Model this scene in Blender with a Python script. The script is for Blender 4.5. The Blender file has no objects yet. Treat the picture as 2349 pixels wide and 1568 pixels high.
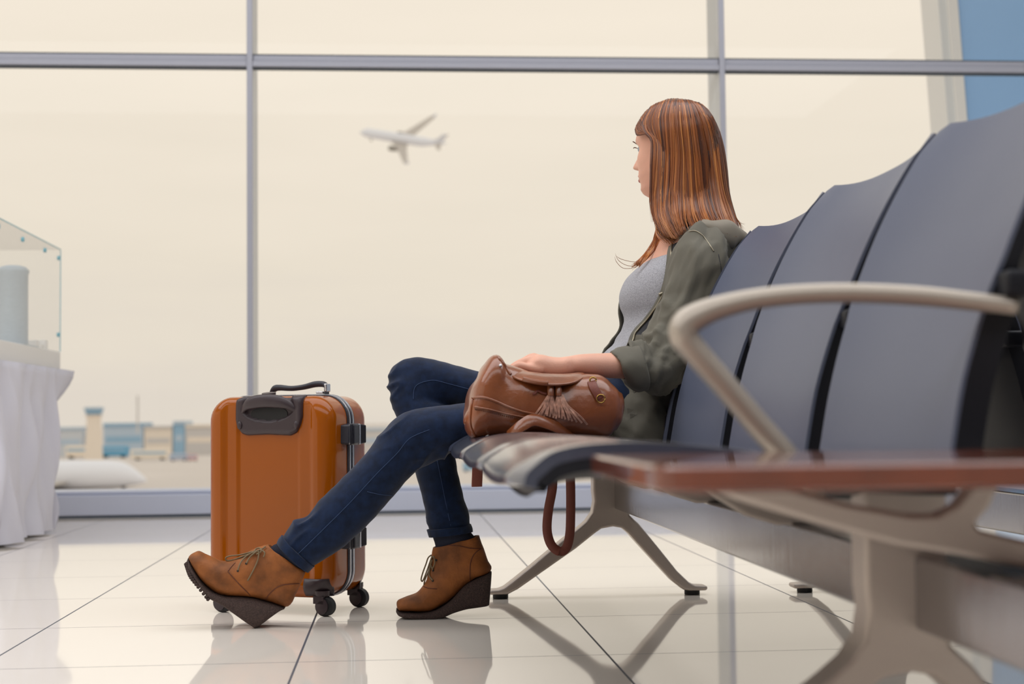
import bpy, bmesh, math, random
from math import sin, cos, pi, radians
from mathutils import Vector, Matrix, noise

sc = bpy.context.scene
COL = sc.collection
random.seed(7)

# ---------------------------------------------------------------- camera
F, H, CX, CY = 3370.0, 0.46, 1174.5, 784.0          # focal length in pixels of a 2349 px wide frame, eye height
def _c(px, py): return Vector(((px - CX) / F, -(py - CY) / F, 1.0))
_p0 = _c(906, 964); _n = _p0.cross(_c(1906, 953)).normalized()
if _n.y < 0: _n = -_n
_Y = _p0.normalized(); _X = -(_Y.cross(_n))
M = Matrix((_X, _Y, _n))                              # camera axes (right, up, forward) -> world
EYE = Vector((0, 0, H))
def at(px, py, Y):
    """point of the place seen at this spot of the photograph, at depth Y"""
    d = M @ _c(px, py); return EYE + d * (Y / d.y)
def on_floor(px, py, z=0.0):
    d = M @ _c(px, py); return EYE + d * ((z - H) / d.z)

cam = bpy.data.cameras.new('camera'); camo = bpy.data.objects.new('camera', cam); COL.objects.link(camo)
cam.sensor_width = 36; cam.lens = F / 2349 * 36; cam.clip_start = .02; cam.clip_end = 5000
right, up, fwd = M @ Vector((1, 0, 0)), M @ Vector((0, 1, 0)), M @ Vector((0, 0, 1))
camo.matrix_world = Matrix(((right.x, up.x, -fwd.x, 0), (right.y, up.y, -fwd.y, 0), (right.z, up.z, -fwd.z, H), (0, 0, 0, 1)))
cam.dof.use_dof = True; cam.dof.focus_distance = 3.36; cam.dof.aperture_fstop = 3.7
sc.camera = camo

# ---------------------------------------------------------------- sky, light, exposure
sc.view_settings.view_transform = 'Standard'; sc.view_settings.look = 'None'
sc.view_settings.exposure = 0.0; sc.view_settings.gamma = 1.0; sc.view_settings.use_curve_mapping = False
def srgb(r, g, b):
    f = lambda v: (v / 255 / 12.92) if v / 255 <= .04045 else ((v / 255 + .055) / 1.055) ** 2.4
    return (f(r), f(g), f(b), 1)

w = bpy.data.worlds.new('sky'); sc.world = w; w.use_nodes = True
nt = w.node_tree; nt.nodes.clear()
def N(t, kind, **kw):
    n = t.nodes.new(kind)
    for k, v in kw.items():
        if k.startswith('i_'): n.inputs[k[2:].replace('_', ' ')].default_value = v
        else: setattr(n, k, v)
    return n
tc = N(nt, 'ShaderNodeTexCoord'); sep = N(nt, 'ShaderNodeSeparateXYZ')
nt.links.new(tc.outputs['Generated'], sep.inputs[0])
ramp = N(nt, 'ShaderNodeValToRGB')
ramp.color_ramp.elements[0].position = 0.0; ramp.color_ramp.elements[0].color = srgb(224, 213, 200)
ramp.color_ramp.elements[1].position = 0.30; ramp.color_ramp.elements[1].color = srgb(245, 232, 215)
e = ramp.color_ramp.elements.new(0.10); e.color = srgb(233, 221, 204)
e = ramp.color_ramp.elements.new(1.0); e.color = srgb(240, 234, 225)
mp = N(nt, 'ShaderNodeMapping'); mp.inputs['Scale'].default_value = (3, 3, 16)
nz = N(nt, 'ShaderNodeTexNoise'); nz.inputs['Scale'].default_value = 1.6; nz.inputs['Detail'].default_value = 4
nt.links.new(tc.outputs['Generated'], mp.inputs[0]); nt.links.new(mp.outputs[0], nz.inputs['Vector'])
ma = N(nt, 'ShaderNodeMath', operation='MULTIPLY_ADD'); ma.inputs[1].default_value = .16; ma.inputs[2].default_value = -.08
nt.links.new(nz.outputs['Fac'], ma.inputs[0])
ad = N(nt, 'ShaderNodeMath', operation='ADD'); nt.links.new(sep.outputs['Z'], ad.inputs[0]); nt.links.new(ma.outputs[0], ad.inputs[1])
nt.links.new(ad.outputs[0], ramp.inputs[0])
bg = N(nt, 'ShaderNodeBackground'); bg.inputs['Strength'].default_value = 1.07
wo = N(nt, 'ShaderNodeOutputWorld'); nt.links.new(ramp.outputs[0], bg.inputs['Color']); nt.links.new(bg.outputs[0], wo.inputs['Surface'])

def area(name, loc, rot, sx, sy, power, col):
    l = bpy.data.lights.new(name, 'AREA'); l.shape = 'RECTANGLE'; l.size = sx; l.size_y = sy; l.energy = power; l.color = col
    o = bpy.data.objects.new(name, l); COL.objects.link(o); o.location = loc; o.rotation_euler = rot
    return o
area('ceiling_fill_light', (-1.5, 3.2, 4.45), (0, 0, 0), 14, 3.6, 360, (.97, .98, 1.0))  # broad fill light added under the ceiling to brighten the room
area('ceiling_fill_light', (-1.5, -2.5, 4.45), (0, 0, 0), 14, 3.6, 300, (.97, .98, 1.0))  # second added fill, for surfaces that face the camera

# ---------------------------------------------------------------- materials
def mat(name, col, rough=.5, metal=0., spec=.5, bump=None, coat=0., var=None, sheen=0., coat_rough=.03, sss=0.):
    """col in sRGB 0-255; bump=(scale, strength[, stretch]); var=(scale, amount[, stretch])"""
    m = bpy.data.materials.new(name); m.use_nodes = True; t = m.node_tree; b = t.nodes['Principled BSDF']
    c = srgb(*col); b.inputs['Base Color'].default_value = c; b.inputs['Roughness'].default_value = rough
    b.inputs['Metallic'].default_value = metal; b.inputs['Specular IOR Level'].default_value = spec
    b.inputs['Coat Weight'].default_value = coat; b.inputs['Coat Roughness'].default_value = coat_rough
    if sheen: b.inputs['Sheen Weight'].default_value = sheen
    if sss: b.inputs['Subsurface Weight'].default_value = sss; b.inputs['Subsurface Radius'].default_value = (.01, .004, .002)
    def noise_at(scale, stretch):
        tcn = N(t, 'ShaderNodeTexCoord'); mpn = N(t, 'ShaderNodeMapping'); mpn.inputs['Scale'].default_value = stretch
        nn = N(t, 'ShaderNodeTexNoise'); nn.inputs['Scale'].default_value = scale; nn.inputs['Detail'].default_value = 5
        t.links.new(tcn.outputs['Object'], mpn.inputs[0]); t.links.new(mpn.outputs[0], nn.inputs['Vector']); return nn
    if var:
        nn = noise_at(var[0], var[2] if len(var) > 2 else (1, 1, 1)); r = N(t, 'ShaderNodeValToRGB')
        k = var[1]
        r.color_ramp.elements[0].position = .3; r.color_ramp.elements[1].position = .7
        r.color_ramp.elements[0].color = tuple(x * (1 - k) for x in c[:3]) + (1,)
        r.color_ramp.elements[1].color = tuple(min(1, x * (1 + k)) for x in c[:3]) + (1,)
        t.links.new(nn.outputs['Fac'], r.inputs[0]); t.links.new(r.outputs[0], b.inputs['Base Color'])
    if bump:
        nn = noise_at(bump[0], bump[2] if len(bump) > 2 else (1, 1, 1)); bn = N(t, 'ShaderNodeBump')
        bn.inputs['Strength'].default_value = bump[1]; bn.inputs['Distance'].default_value = .01
        t.links.new(nn.outputs['Fac'], bn.inputs['Height']); t.links.new(bn.outputs[0], b.inputs['Normal'])
    return m

def glass_mat(name, tint, ior=1.45, opacity=0.0, col=(255, 255, 255)):
    m = bpy.data.materials.new(name); m.use_nodes = True; t = m.node_tree; t.nodes.clear()
    tr = N(t, 'ShaderNodeBsdfTransparent'); tr.inputs['Color'].default_value = srgb(*tint)
    gl = N(t, 'ShaderNodeBsdfGlossy'); gl.inputs['Roughness'].default_value = .02
    fr0 = N(t, 'ShaderNodeFresnel'); fr0.inputs['IOR'].default_value = ior; ge = N(t, 'ShaderNodeNewGeometry')
    nb = N(t, 'ShaderNodeMath', operation='SUBTRACT'); nb.inputs[0].default_value = 1.0; t.links.new(ge.outputs['Backfacing'], nb.inputs[1])
    fr = N(t, 'ShaderNodeMath', operation='MULTIPLY'); t.links.new(fr0.outputs[0], fr.inputs[0]); t.links.new(nb.outputs[0], fr.inputs[1])
    mx = N(t, 'ShaderNodeMixShader'); t.links.new(fr.outputs[0], mx.inputs[0]); t.links.new(tr.outputs[0], mx.inputs[1]); t.links.new(gl.outputs[0], mx.inputs[2])
    last = mx
    if opacity:
        df = N(t, 'ShaderNodeBsdfDiffuse'); df.inputs['Color'].default_value = srgb(*col)
        m2 = N(t, 'ShaderNodeMixShader'); m2.inputs[0].default_value = opacity
        t.links.new(mx.outputs[0], m2.inputs[1]); t.links.new(df.outputs[0], m2.inputs[2]); last = m2
    o = N(t, 'ShaderNodeOutputMaterial'); t.links.new(last.outputs[0], o.inputs['Surface'])
    return m

MT = {}
MT['pad'] = mat('seat_pad_slate', (60, 65, 82), .3, spec=.5, bump=(900, .04), coat=1.0, coat_rough=.13)
MT['backpad'] = mat('backrest_pad_slate', (92, 98, 117), .42, spec=.45, bump=(900, .06))
MT['shell'] = mat('seat_shell_black', (19, 20, 28), .5, spec=.3)
MT['cast'] = mat('cast_aluminium', (196, 184, 174), .45, metal=.5, bump=(120, .04))
MT['beam'] = mat('brushed_steel', (176, 174, 176), .16, metal=1., bump=(16, .04, (1, 9, .6)))
MT['arm'] = mat('armrest_aluminium', (186, 176, 164), .4, metal=.6)
MT['wood'] = mat('varnished_wood', (108, 46, 17), .2, spec=.5, coat=.7, var=(14, .25, (1, 9, 1)))
MT['rubber'] = mat('black_rubber', (28, 28, 30), .6)
MT['frame'] = mat('window_frame_grey', (172, 174, 186), .38, metal=.25)
MT['sillm'] = mat('window_sill_grey', (190, 196, 214), .4, metal=.2)
MT['frame_skylit'] = mat('window_frame_skylit_grey', (205, 206, 206), .45)
MT['gasket'] = mat('window_gasket', (70, 80, 92), .6)
MT['glass'] = glass_mat('window_glass', (252, 253, 253), 1.3)
MT['case'] = glass_mat('display_glass', (254, 254, 254), 1.3, .015, (220, 230, 235))
MT['case_edge'] = mat('glass_edge_teal', (120, 180, 195), .2)
MT['cloth'] = mat('white_cloth', (208, 207, 217), .8, bump=(220, .05))
MT['plinth'] = mat('white_plinth', (226, 224, 220), .5)
MT['model'] = mat('pale_grey_plastic', (178, 190, 198), .5, var=(40, .06, (1, 1, 6)))
MT['wallm'] = mat('interior_wall', (150, 146, 146), .7)
MT['ceilm'] = mat('interior_ceiling', (170, 170, 172), .8)
MT['white'] = mat('white_paint', (236, 234, 230), .4)

# ---------------------------------------------------------------- helpers
ORIG = {}
def origin(p):
    return Vector((0, 0, 0)) if p is None else ORIG[p]
def thing(name, loc, label=None, cat=None, group=None, rot=0., kind=None):
    o = bpy.data.objects.new(name, None); COL.objects.link(o); o.empty_display_size = .1
    o.location = loc; o.rotation_euler = (0, 0, rot); ORIG[o] = Vector(loc)
    tag(o, label, cat, group, kind); return o
def tag(o, label=None, cat=None, group=None, kind=None):
    for k, v in (('label', label), ('category', cat), ('group', group), ('kind', kind)):
        if v: o[k] = v
    return o
def mk(name, V, Fc, m, parent=None, local=False, smooth=True, angle=None, label=None, bevel=None, subsurf=0, solid=None, mats=None, midx=None):
    og = Vector((0, 0, 0)) if local else origin(parent)
    me = bpy.data.meshes.new(name); me.from_pydata([tuple(Vector(v) - og) for v in V], [], Fc); me.validate()
    bm = bmesh.new(); bm.from_mesh(me); bmesh.ops.recalc_face_normals(bm, faces=bm.faces); bm.to_mesh(me); bm.free()
    o = bpy.data.objects.new(name, me); COL.objects.link(o)
    for q in (mats or [m]): me.materials.append(q)
    if midx and len(midx) == len(me.polygons):
        for p, i in zip(me.polygons, midx): p.material_index = i
    if parent is not None: o.parent = parent
    ORIG[o] = og
    if smooth:
        for p in me.polygons: p.use_smooth = True
        if angle: me.set_sharp_from_angle(angle=radians(angle))
    if solid: q = o.modifiers.new('solid', 'SOLIDIFY'); q.thickness = solid; q.offset = 0
    if bevel: q = o.modifiers.new('bevel', 'BEVEL'); q.width = bevel; q.segments = 3; q.limit_method = 'ANGLE'; q.angle_limit = radians(40)
    if subsurf: q = o.modifiers.new('sub', 'SUBSURF'); q.levels = subsurf; q.render_levels = subsurf
    if label: o['label'] = label
    return o
def join(*parts):
    V, Fc = [], []
    for v, f in parts:
        k = len(V); V += list(v); Fc += [tuple(i + k for i in q) for q in f]
    return V, Fc
def box(x0, x1, y0, y1, z0, z1):
    V = [Vector((x, y, z)) for x in (x0, x1) for y in (y0, y1) for z in (z0, z1)]
    return V, [(0, 1, 3, 2), (4, 6, 7, 5), (0, 4, 5, 1), (2, 3, 7, 6), (0, 2, 6, 4), (1, 5, 7, 3)]
def loft(rings, cap0=True, cap1=True, closed=True):
    n = len(rings[0]); V = [p for r in rings for p in r]; Fc = []
    for i in range(len(rings) - 1):
        for j in range(n if closed else n - 1):
            a, b = i * n + j, i * n + (j + 1) % n
            Fc.append((a, b, b + n, a + n))
    if closed:
        if cap0: Fc.append(tuple(range(n)))
        if cap1: Fc.append(tuple((len(rings) - 1) * n + j for j in range(n)))
    return V, Fc
def cr(pts, sub=4):
    """Catmull-Rom through rows of numbers"""
    out = []; n = len(pts); dim = len(pts[0])
    for i in range(n - 1):
        p0, p1, p2, p3 = pts[max(i - 1, 0)], pts[i], pts[i + 1], pts[min(i + 2, n - 1)]
        for k in range(sub):
            t = k / sub; t2, t3 = t * t, t * t * t
            out.append(tuple(.5 * ((2 * p1[d]) + (-p0[d] + p2[d]) * t + (2 * p0[d] - 5 * p1[d] + 4 * p2[d] - p3[d]) * t2 + (-p0[d] + 3 * p1[d] - 3 * p2[d] + p3[d]) * t3) for d in range(dim)))
    out.append(tuple(pts[-1])); return out
def sgn(v, p): return math.copysign(abs(v) ** p, v)
def pair_rings(secs, n=28, sub=4, pw=1.0, round0=False, round1=False, dk=.8):
    """each section: (x1, y1, x2, y2, Y, half depth): two outline points of the photograph and the depth of the limb there"""
    rings = []
    S = cr(secs, sub) if sub > 1 else secs
    for s in S:
        A, B = at(s[0], s[1], s[4]), at(s[2], s[3], s[4]); c = (A + B) / 2; e1 = (A - B) / 2
        rings.append([c + e1 * sgn(cos(2 * pi * j / n), pw) + Vector((0, s[5], 0)) * sgn(sin(2 * pi * j / n), pw) for j in range(n)])
    def dome(r, q, k=.8):
        c = sum(r, Vector()) / n; c2 = sum(q, Vector()) / n; d = (c - c2).normalized(); rad = min((p - c).length for p in r)
        return [[c + (p - c) * cos(t) + d * rad * k * sin(t) for p in r] for t in (.4, .8, 1.15, 1.4)]
    if round0: rings = list(reversed(dome(rings[0], rings[1], dk))) + rings
    if round1: rings = rings + dome(rings[-1], rings[-2], dk)
    return rings
def tube(pts, rad, n=8, sub=1, caps=True, flat=None):
    """tube along points; rad number or list; flat=(axis vector, ratio) squashes it into a strap"""
    P = [Vector(p) for p in pts]
    rr = list(rad) if isinstance(rad, (list, tuple)) else [rad] * len(P)
    if sub > 1:
        q = cr([tuple(p) + (r,) for p, r in zip(P, rr)], sub); P = [Vector(x[:3]) for x in q]; rr = [x[3] for x in q]
    rings = []; u = None
    for i, p in enumerate(P):
        d = (P[min(i + 1, len(P) - 1)] - P[max(i - 1, 0)]).normalized()
        if flat: u = (flat[0] - d * flat[0].dot(d)).normalized()
        elif u is None: u = d.orthogonal().normalized()
        else: u = (u - d * u.dot(d)).normalized()
        v = d.cross(u); k = flat[1] if flat else 1
        rings.append([p + u * rr[i] * cos(2 * pi * j / n) + v * rr[i] * k * sin(2 * pi * j / n) for j in range(n)])
    return loft(rings, caps, caps)
def ribbon(pts, wdir, width, thick, sub=4):
    """flat strap: wdir is the direction across its width"""
    P = [Vector(x) for x in cr([tuple(p) for p in pts], sub)]; rings = []
    for i, p in enumerate(P):
        d = (P[min(i + 1, len(P) - 1)] - P[max(i - 1, 0)]).normalized()
        w_ = Vector(wdir); w_ = (w_ - d * w_.dot(d)).normalized(); nn = d.cross(w_)
        a, b = w_ * width / 2, nn * thick / 2
        rings.append([p + a * .92 + b, p + a + b * .3, p + a - b * .3, p + a * .92 - b, p - a * .92 - b, p - a - b * .3, p - a + b * .3, p - a * .92 + b])
    return loft(rings)
def prism(poly, y0, y1):
    """polygon of (x, z) extruded in y"""
    n = len(poly); V = [Vector((x, y0, z)) for x, z in poly] + [Vector((x, y1, z)) for x, z in poly]
    return V, [tuple(range(n)), tuple(range(2 * n - 1, n - 1, -1))] + [(j, (j + 1) % n, (j + 1) % n + n, j + n) for j in range(n)]
def disc(c, axis, r, h, n=24, r2=None):
    c = Vector(c); axis = Vector(axis).normalized(); u = axis.orthogonal().normalized(); v = axis.cross(u)
    r2 = r if r2 is None else r2
    return loft([[c + axis * (h * k) + (u * cos(2 * pi * j / n) + v * sin(2 * pi * j / n)) * q for j in range(n)] for k, q in ((-.5, r * .9), (-.42, r), (.42, r2), (.5, r2 * .9))])
def blob(c, rx, ry, rz, n=20, m=12):
    c = Vector(c); rings = []
    for i in range(m + 1):
        t = pi * i / m; t = min(max(t, .03), pi - .03)
        rings.append([c + Vector((rx * sin(t) * cos(2 * pi * j / n), ry * sin(t) * sin(2 * pi * j / n), rz * cos(t))) for j in range(n)])
    return loft(rings)
def remesh(VF, voxel, smooth_it=4, fac=.5):
    """one continuous surface out of overlapping lofts"""
    me = bpy.data.meshes.new('tmp'); me.from_pydata([tuple(v) for v in VF[0]], [], VF[1])
    bm = bmesh.new(); bm.from_mesh(me); bmesh.ops.recalc_face_normals(bm, faces=bm.faces); bm.to_mesh(me); bm.free()
    o = bpy.data.objects.new('tmp', me); COL.objects.link(o)
    q = o.modifiers.new('r', 'REMESH'); q.mode = 'VOXEL'; q.voxel_size = voxel; q.adaptivity = 0
    if smooth_it: q2 = o.modifiers.new('s', 'SMOOTH'); q2.factor = fac; q2.iterations = smooth_it
    dg = bpy.context.evaluated_depsgraph_get(); ev = o.evaluated_get(dg); m2 = bpy.data.meshes.new_from_object(ev)
    V = [v.co.copy() for v in m2.vertices]; Fc = [tuple(p.vertices) for p in m2.polygons]
    bpy.data.objects.remove(o); bpy.data.meshes.remove(me); bpy.data.meshes.remove(m2)
    return V, Fc
def displace(VF, fn):
    """push every vertex along its normal by fn(co, normal)"""
    me = bpy.data.meshes.new('tmp'); me.from_pydata([tuple(v) for v in VF[0]], [], VF[1])
    bm = bmesh.new(); bm.from_mesh(me); bmesh.ops.recalc_face_normals(bm, faces=bm.faces); bm.normal_update()
    V = [v.co + v.normal * fn(v.co, v.normal) for v in bm.verts]; Fc = [tuple(v.index for v in f.verts) for f in bm.faces]
    bm.free(); bpy.data.meshes.remove(me); return V, Fc
def fold(co, sx, sy, sz): return noise.noise(Vector((co.x * sx, co.y * sy, co.z * sz)))

# ---------------------------------------------------------------- floor, ceiling, walls
YW = 7.35                                             # the glazed wall
fm = bpy.data.materials.new('polished_floor_tile'); fm.use_nodes = True; t = fm.node_tree; b = t.nodes['Principled BSDF']
tcn = N(t, 'ShaderNodeTexCoord'); sp = N(t, 'ShaderNodeSeparateXYZ'); t.links.new(tcn.outputs['Object'], sp.inputs[0])
def joint(axis, off, pitch, wid):
    a = N(t, 'ShaderNodeMath', operation='ADD'); a.inputs[1].default_value = 100 * pitch - off + pitch / 2; t.links.new(sp.outputs[axis], a.inputs[0])
    m_ = N(t, 'ShaderNodeMath', operation='MODULO'); m_.inputs[1].default_value = pitch; t.links.new(a.outputs[0], m_.inputs[0])
    s = N(t, 'ShaderNodeMath', operation='SUBTRACT'); s.inputs[1].default_value = pitch / 2; t.links.new(m_.outputs[0], s.inputs[0])
    ab = N(t, 'ShaderNodeMath', operation='ABSOLUTE'); t.links.new(s.outputs[0], ab.inputs[0])
    lt = N(t, 'ShaderNodeMath', operation='LESS_THAN'); lt.inputs[1].default_value = wid / 2; t.links.new(ab.outputs[0], lt.inputs[0]); return lt
jx, jy = joint('X', .41, .6, .0045), joint('Y', 3.425, .557, .003)
mxj = N(t, 'ShaderNodeMath', operation='MAXIMUM'); t.links.new(jx.outputs[0], mxj.inputs[0]); t.links.new(jy.outputs[0], mxj.inputs[1])
nn = N(t, 'ShaderNodeTexNoise'); nn.inputs['Scale'].default_value = 1.3; nn.inputs['Detail'].default_value = 3; t.links.new(tcn.outputs['Object'], nn.inputs['Vector'])
rp = N(t, 'ShaderNodeValToRGB'); rp.color_ramp.elements[0].color = srgb(240, 231, 220); rp.color_ramp.elements[1].color = srgb(248, 240, 229); t.links.new(nn.outputs['Fac'], rp.inputs[0])
mc = N(t, 'ShaderNodeMix', data_type='RGBA'); t.links.new(mxj.outputs[0], mc.inputs['Factor']); t.links.new(rp.outputs[0], mc.inputs['A']); mc.inputs['B'].default_value = srgb(66, 70, 82)
t.links.new(mc.outputs['Result'], b.inputs['Base Color'])
mr = N(t, 'ShaderNodeMath', operation='MULTIPLY_ADD'); mr.inputs[1].default_value = .55; mr.inputs[2].default_value = .045; t.links.new(mxj.outputs[0], mr.inputs[0]); t.links.new(mr.outputs[0], b.inputs['Roughness'])
b.inputs['IOR'].default_value = 1.75
V, Fc = box(-14, 14, -9, YW + .3, -.12, 0); floor = mk('floor', V, Fc, fm, smooth=False); tag(floor, kind='structure')
V, Fc = box(-14, 14, -9, YW + .2, 4.5, 4.6); tag(mk('ceiling', V, Fc, MT['ceilm'], smooth=False), kind='structure')
V, Fc = box(-14, 14, -9.15, -9, 0, 4.5); tag(mk('wall_back', V, Fc, MT['wallm'], smooth=False), kind='structure')
V, Fc = box(14, 14.15, -9, YW, 0, 4.5); tag(mk('wall_right', V, Fc, MT['wallm'], smooth=False), kind='structure')

# the glazed wall: bays between mullions
PITCH = 2.40; X0 = -.713
for k in range(-4, 6):
    xm = X0 + PITCH * k
    wn = thing('window_%d' % (k + 5), (xm, YW, 0), kind='structure')
    V, Fc = join(box(xm - .014, xm + .014, YW, YW + .28, .0, 4.5))
    mk('mullion', V, Fc, MT['frame_skylit'], wn, smooth=False, bevel=.003)  # fin paler than its cap: sky light on its sides put into the colour
    V, Fc = box(xm - .0145, xm + .0145, YW - .006, YW + .012, .0, 4.5); mk('mullion_cap', V, Fc, MT['frame'], wn, smooth=False, bevel=.003)
    xa, xb = xm + .0145, xm + PITCH - .0145
    zc = 2.267
    V, Fc = join(box(xa, xb, YW - .004, YW + .07, zc - .031, zc - .002), box(xa, xb, YW + .012, YW + .07, zc - .002, zc + .031))
    mk('transom', V, Fc, MT['frame'], wn, smooth=False, bevel=.004)
    V, Fc = join(box(xa, xb, YW + .01, YW + .06, zc - .036, zc - .031), box(xa, xb, YW + .01, YW + .06, zc + .031, zc + .035))
    mk('gasket', V, Fc, MT['gasket'], wn, smooth=False)
    V, Fc = join(box(xa, xb, YW - .002, YW + .28, .012, .112), box(xa, xb, YW + .018, YW + .28, .112, .130))
    mk('sill', V, Fc, MT['sillm'], wn, smooth=False, bevel=.006)
    V, Fc = box(xa, xb, YW + .006, YW + .12, 0, .012); mk('sill_gasket', V, Fc, MT['gasket'], wn, smooth=False)
    for z0, z1 in ((.13, 2.231), (2.302, 4.5)):
        V, Fc = box(xa, xb, YW + .045, YW + .053, z0, z1); mk('pane', V, Fc, MT['glass'], wn, smooth=False)

# ---------------------------------------------------------------- bench of four seats, its twin back to back
PIT = .5655; YF = 3.785                                # seat pitch, far end of the row
SEAT = [(.118, .388), (.122, .400), (.138, .411), (.163, .423), (.205, .431), (.27, .4315), (.36, .423), (.46, .410), (.545, .402), (.60, .400)]
BACK = [(.598, .395), (.604, .43), (.618, .50), (.640, .575), (.668, .652), (.700, .725), (.735, .79), (.768, .842), (.792, .876), (.800, .886)]
def lerp(x, tab):
    for (a, u), (b_, v) in zip(tab, tab[1:]):
        if x <= b_: return u + (v - u) * max(0, (x - a)) / (b_ - a)
    return tab[-1][1]
def leg_poly():
    q = [(1085, 240), (1085, 560), (1095, 640), (1080, 730), (1030, 800), (960, 860), (840, 950), (600, 1150), (450, 1270), (390, 1315), (350, 1330), (275, 1335), (272, 1388), (350, 1391), (420, 1375), (500, 1325), (700, 1185), (950, 1010), (1100, 890), (1150, 855), (1240, 838), (1310, 850), (1360, 890), (1400, 935), (1500, 1045), (1700, 1260), (1790, 1330), (1840, 1355), (1975, 1360), (1978, 1300), (1880, 1296), (1830, 1270), (1740, 1185), (1600, 1010), (1440, 815), (1400, 780), (1370, 750), (1360, 700), (1360, 240)]
    P = [at(1040 + x / 3.409, 960 + y / 3.409, 3.80) for x, y in q]
    return [(p.x, max(p.z, .012)) for p in P]
LEG = leg_poly()
def make_bench(fx, label, table):
    root = thing('airport_bench', (fx(.56), 2.6, 0), label, 'bench', 'back to back waiting benches')
    def MP(VF): return [Vector((fx(v.x), v.y, v.z)) for v in VF[0]], VF[1]
    for k in range(4):
        y1 = YF - k * PIT; y0 = y1 - PIT; ya, yb = y0 + .014, y1 - .014
        # seat pan: pad over a dark shell
        S = cr(SEAT, 4); rows = []
        for side, th in (('pad', .0), ('shell', 0)):
            m_ = 16; rings = []
            for i, (x, z) in enumerate(S):
                x2, z2 = S[min(i + 1, len(S) - 1)]; x1_, z1_ = S[max(i - 1, 0)]; d = Vector((x2 - x1_, 0, z2 - z1_)).normalized(); nn_ = Vector((-d.z, 0, d.x))
                top, bot = [], []
                for j in range(m_ + 1):
                    s = -1 + 2 * j / m_; y = (ya + yb) / 2 + s * (yb - ya) / 2
                    inset = .016 * max(0, abs(s) - .86) / .14 * max(0, 1 - (x - .118) / .05)
                    edge = max(0, abs(s) - .93) / .07
                    P = Vector((x + inset, y, z + .010 * s * s - .004 - .004 * edge ** 2))
                    a, bt = (0, .014) if side == 'pad' else (.0142, .040 - .012 * abs(s) ** 3)
                    if side == 'shell' and i < 4: bt = .0145 + (bt - .0145) * (i + 1) / 5
                    top.append(P - nn_ * a); bot.append(P - nn_ * bt)
                rings.append(top + bot[::-1])
            VF = MP(loft(rings))
            if side == 'pad': seat = mk('seat', *VF, MT['pad'], root, angle=50)
            else: mk('seat_shell', *VF, MT['shell'], seat, angle=50)
        # backrest: concave pad on a dark shell that is thicker low down
        ya, yb = y0 + .008, y1 - .008
        B = cr(BACK, 4)
        for side in ('pad', 'shell'):
            m_ = 20; rings = []
            for i, (x, z) in enumerate(B):
                x2, z2 = B[min(i + 1, len(B) - 1)]; x1_, z1_ = B[max(i - 1, 0)]; d = Vector((x2 - x1_, 0, z2 - z1_)).normalized(); nn_ = Vector((d.z, 0, -d.x))
                top, bot = [], []; th = .036 if z < .60 else .036 - .016 * min(1, (z - .60) / .02)
                gap = lerp(z, [(.39, .038), (.5, .038), (.60, .030), (.622, .021), (.75, .015), (.89, .011)])
                up_ = max(0, min(1, (z - .42) / .3))
                for j in range(m_ + 1):
                    s = -1 + 2 * j / m_; y = (y0 + y1) / 2 + s * (PIT / 2 - gap)
                    dish = .030 * (1 - abs(s) ** 2.6) * (.25 + .75 * up_)
                    corner = max(0, abs(s) - .9) / .1
                    P = Vector((x, y, z - .010 * corner ** 2 * max(0, (z - .84) / .046))) + nn_ * dish
                    a, bt = (0, .005) if side == 'pad' else (.0052, th + .006 * (1 - abs(s) ** 4))
                    top.append(P + nn_ * a); bot.append(P + nn_ * bt)
                rings.append(top + bot[::-1])
            VF = MP(loft(rings))
            if side == 'pad': back = mk('backrest', *VF, MT['backpad'], root, angle=50)
            else: mk('backrest_shell', *VF, MT['shell'], back, angle=50)
        V, Fc = MP(box(.655, .70, ya - .012, ya + .03, .585, .615)); mk('backrest_clip', V, Fc, MT['shell'], back, bevel=.006)
    V, Fc = MP(box(.564, .632, 1.10, 3.98, .226, .306)); mk('beam', V, Fc, MT['beam'], root, smooth=False, bevel=.004)
    for yy in (3.805, 1.60):
        lg = mk('leg_frame', *MP(prism(LEG, yy - .027, yy + .027)), MT['cast'], root, bevel=.008, angle=35)
        for xx in (.268, .768):
            mk('foot_pad', *MP(disc((xx, yy, .0065), (0, 0, 1), .020, .013)), MT['rubber'], lg, angle=40)
    # cast arms that carry seats and table
    YT = 1.40
    for yy in [YF - PIT * k for k in (1, 2, 3)] + ([YT] if table else []):
        A = [(.30, .392), (.36, .386), (.44, .355), (.50, .318), (.545, .304), (.64, .304), (.668, .33), (.674, .356), (.655, .372), (.625, .362), (.59, .345), (.54, .348), (.47, .378), (.40, .400), (.30, .402)]
        if yy == YT:
            q = [(1640, 1104), (1760, 1106), (1860, 1132), (1930, 1152), (2080, 1178), (2140, 1178), (2185, 1155), (2226, 1104), (2285, 1104), (2262, 1160), (2228, 1198), (2240, 1212), (2349, 1238), (2440, 1262), (2440, 1335), (2349, 1302), (2200, 1272), (2050, 1248), (1880, 1203), (1690, 1146), (1640, 1128)]
            A = [(at(x, y, YT).x, min(at(x, y, YT).z, .4018)) for x, y in q]
        mk('support_arm', *MP(prism(A, yy - .012, yy + .012)), MT['cast'], root, bevel=.006, angle=35)
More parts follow.
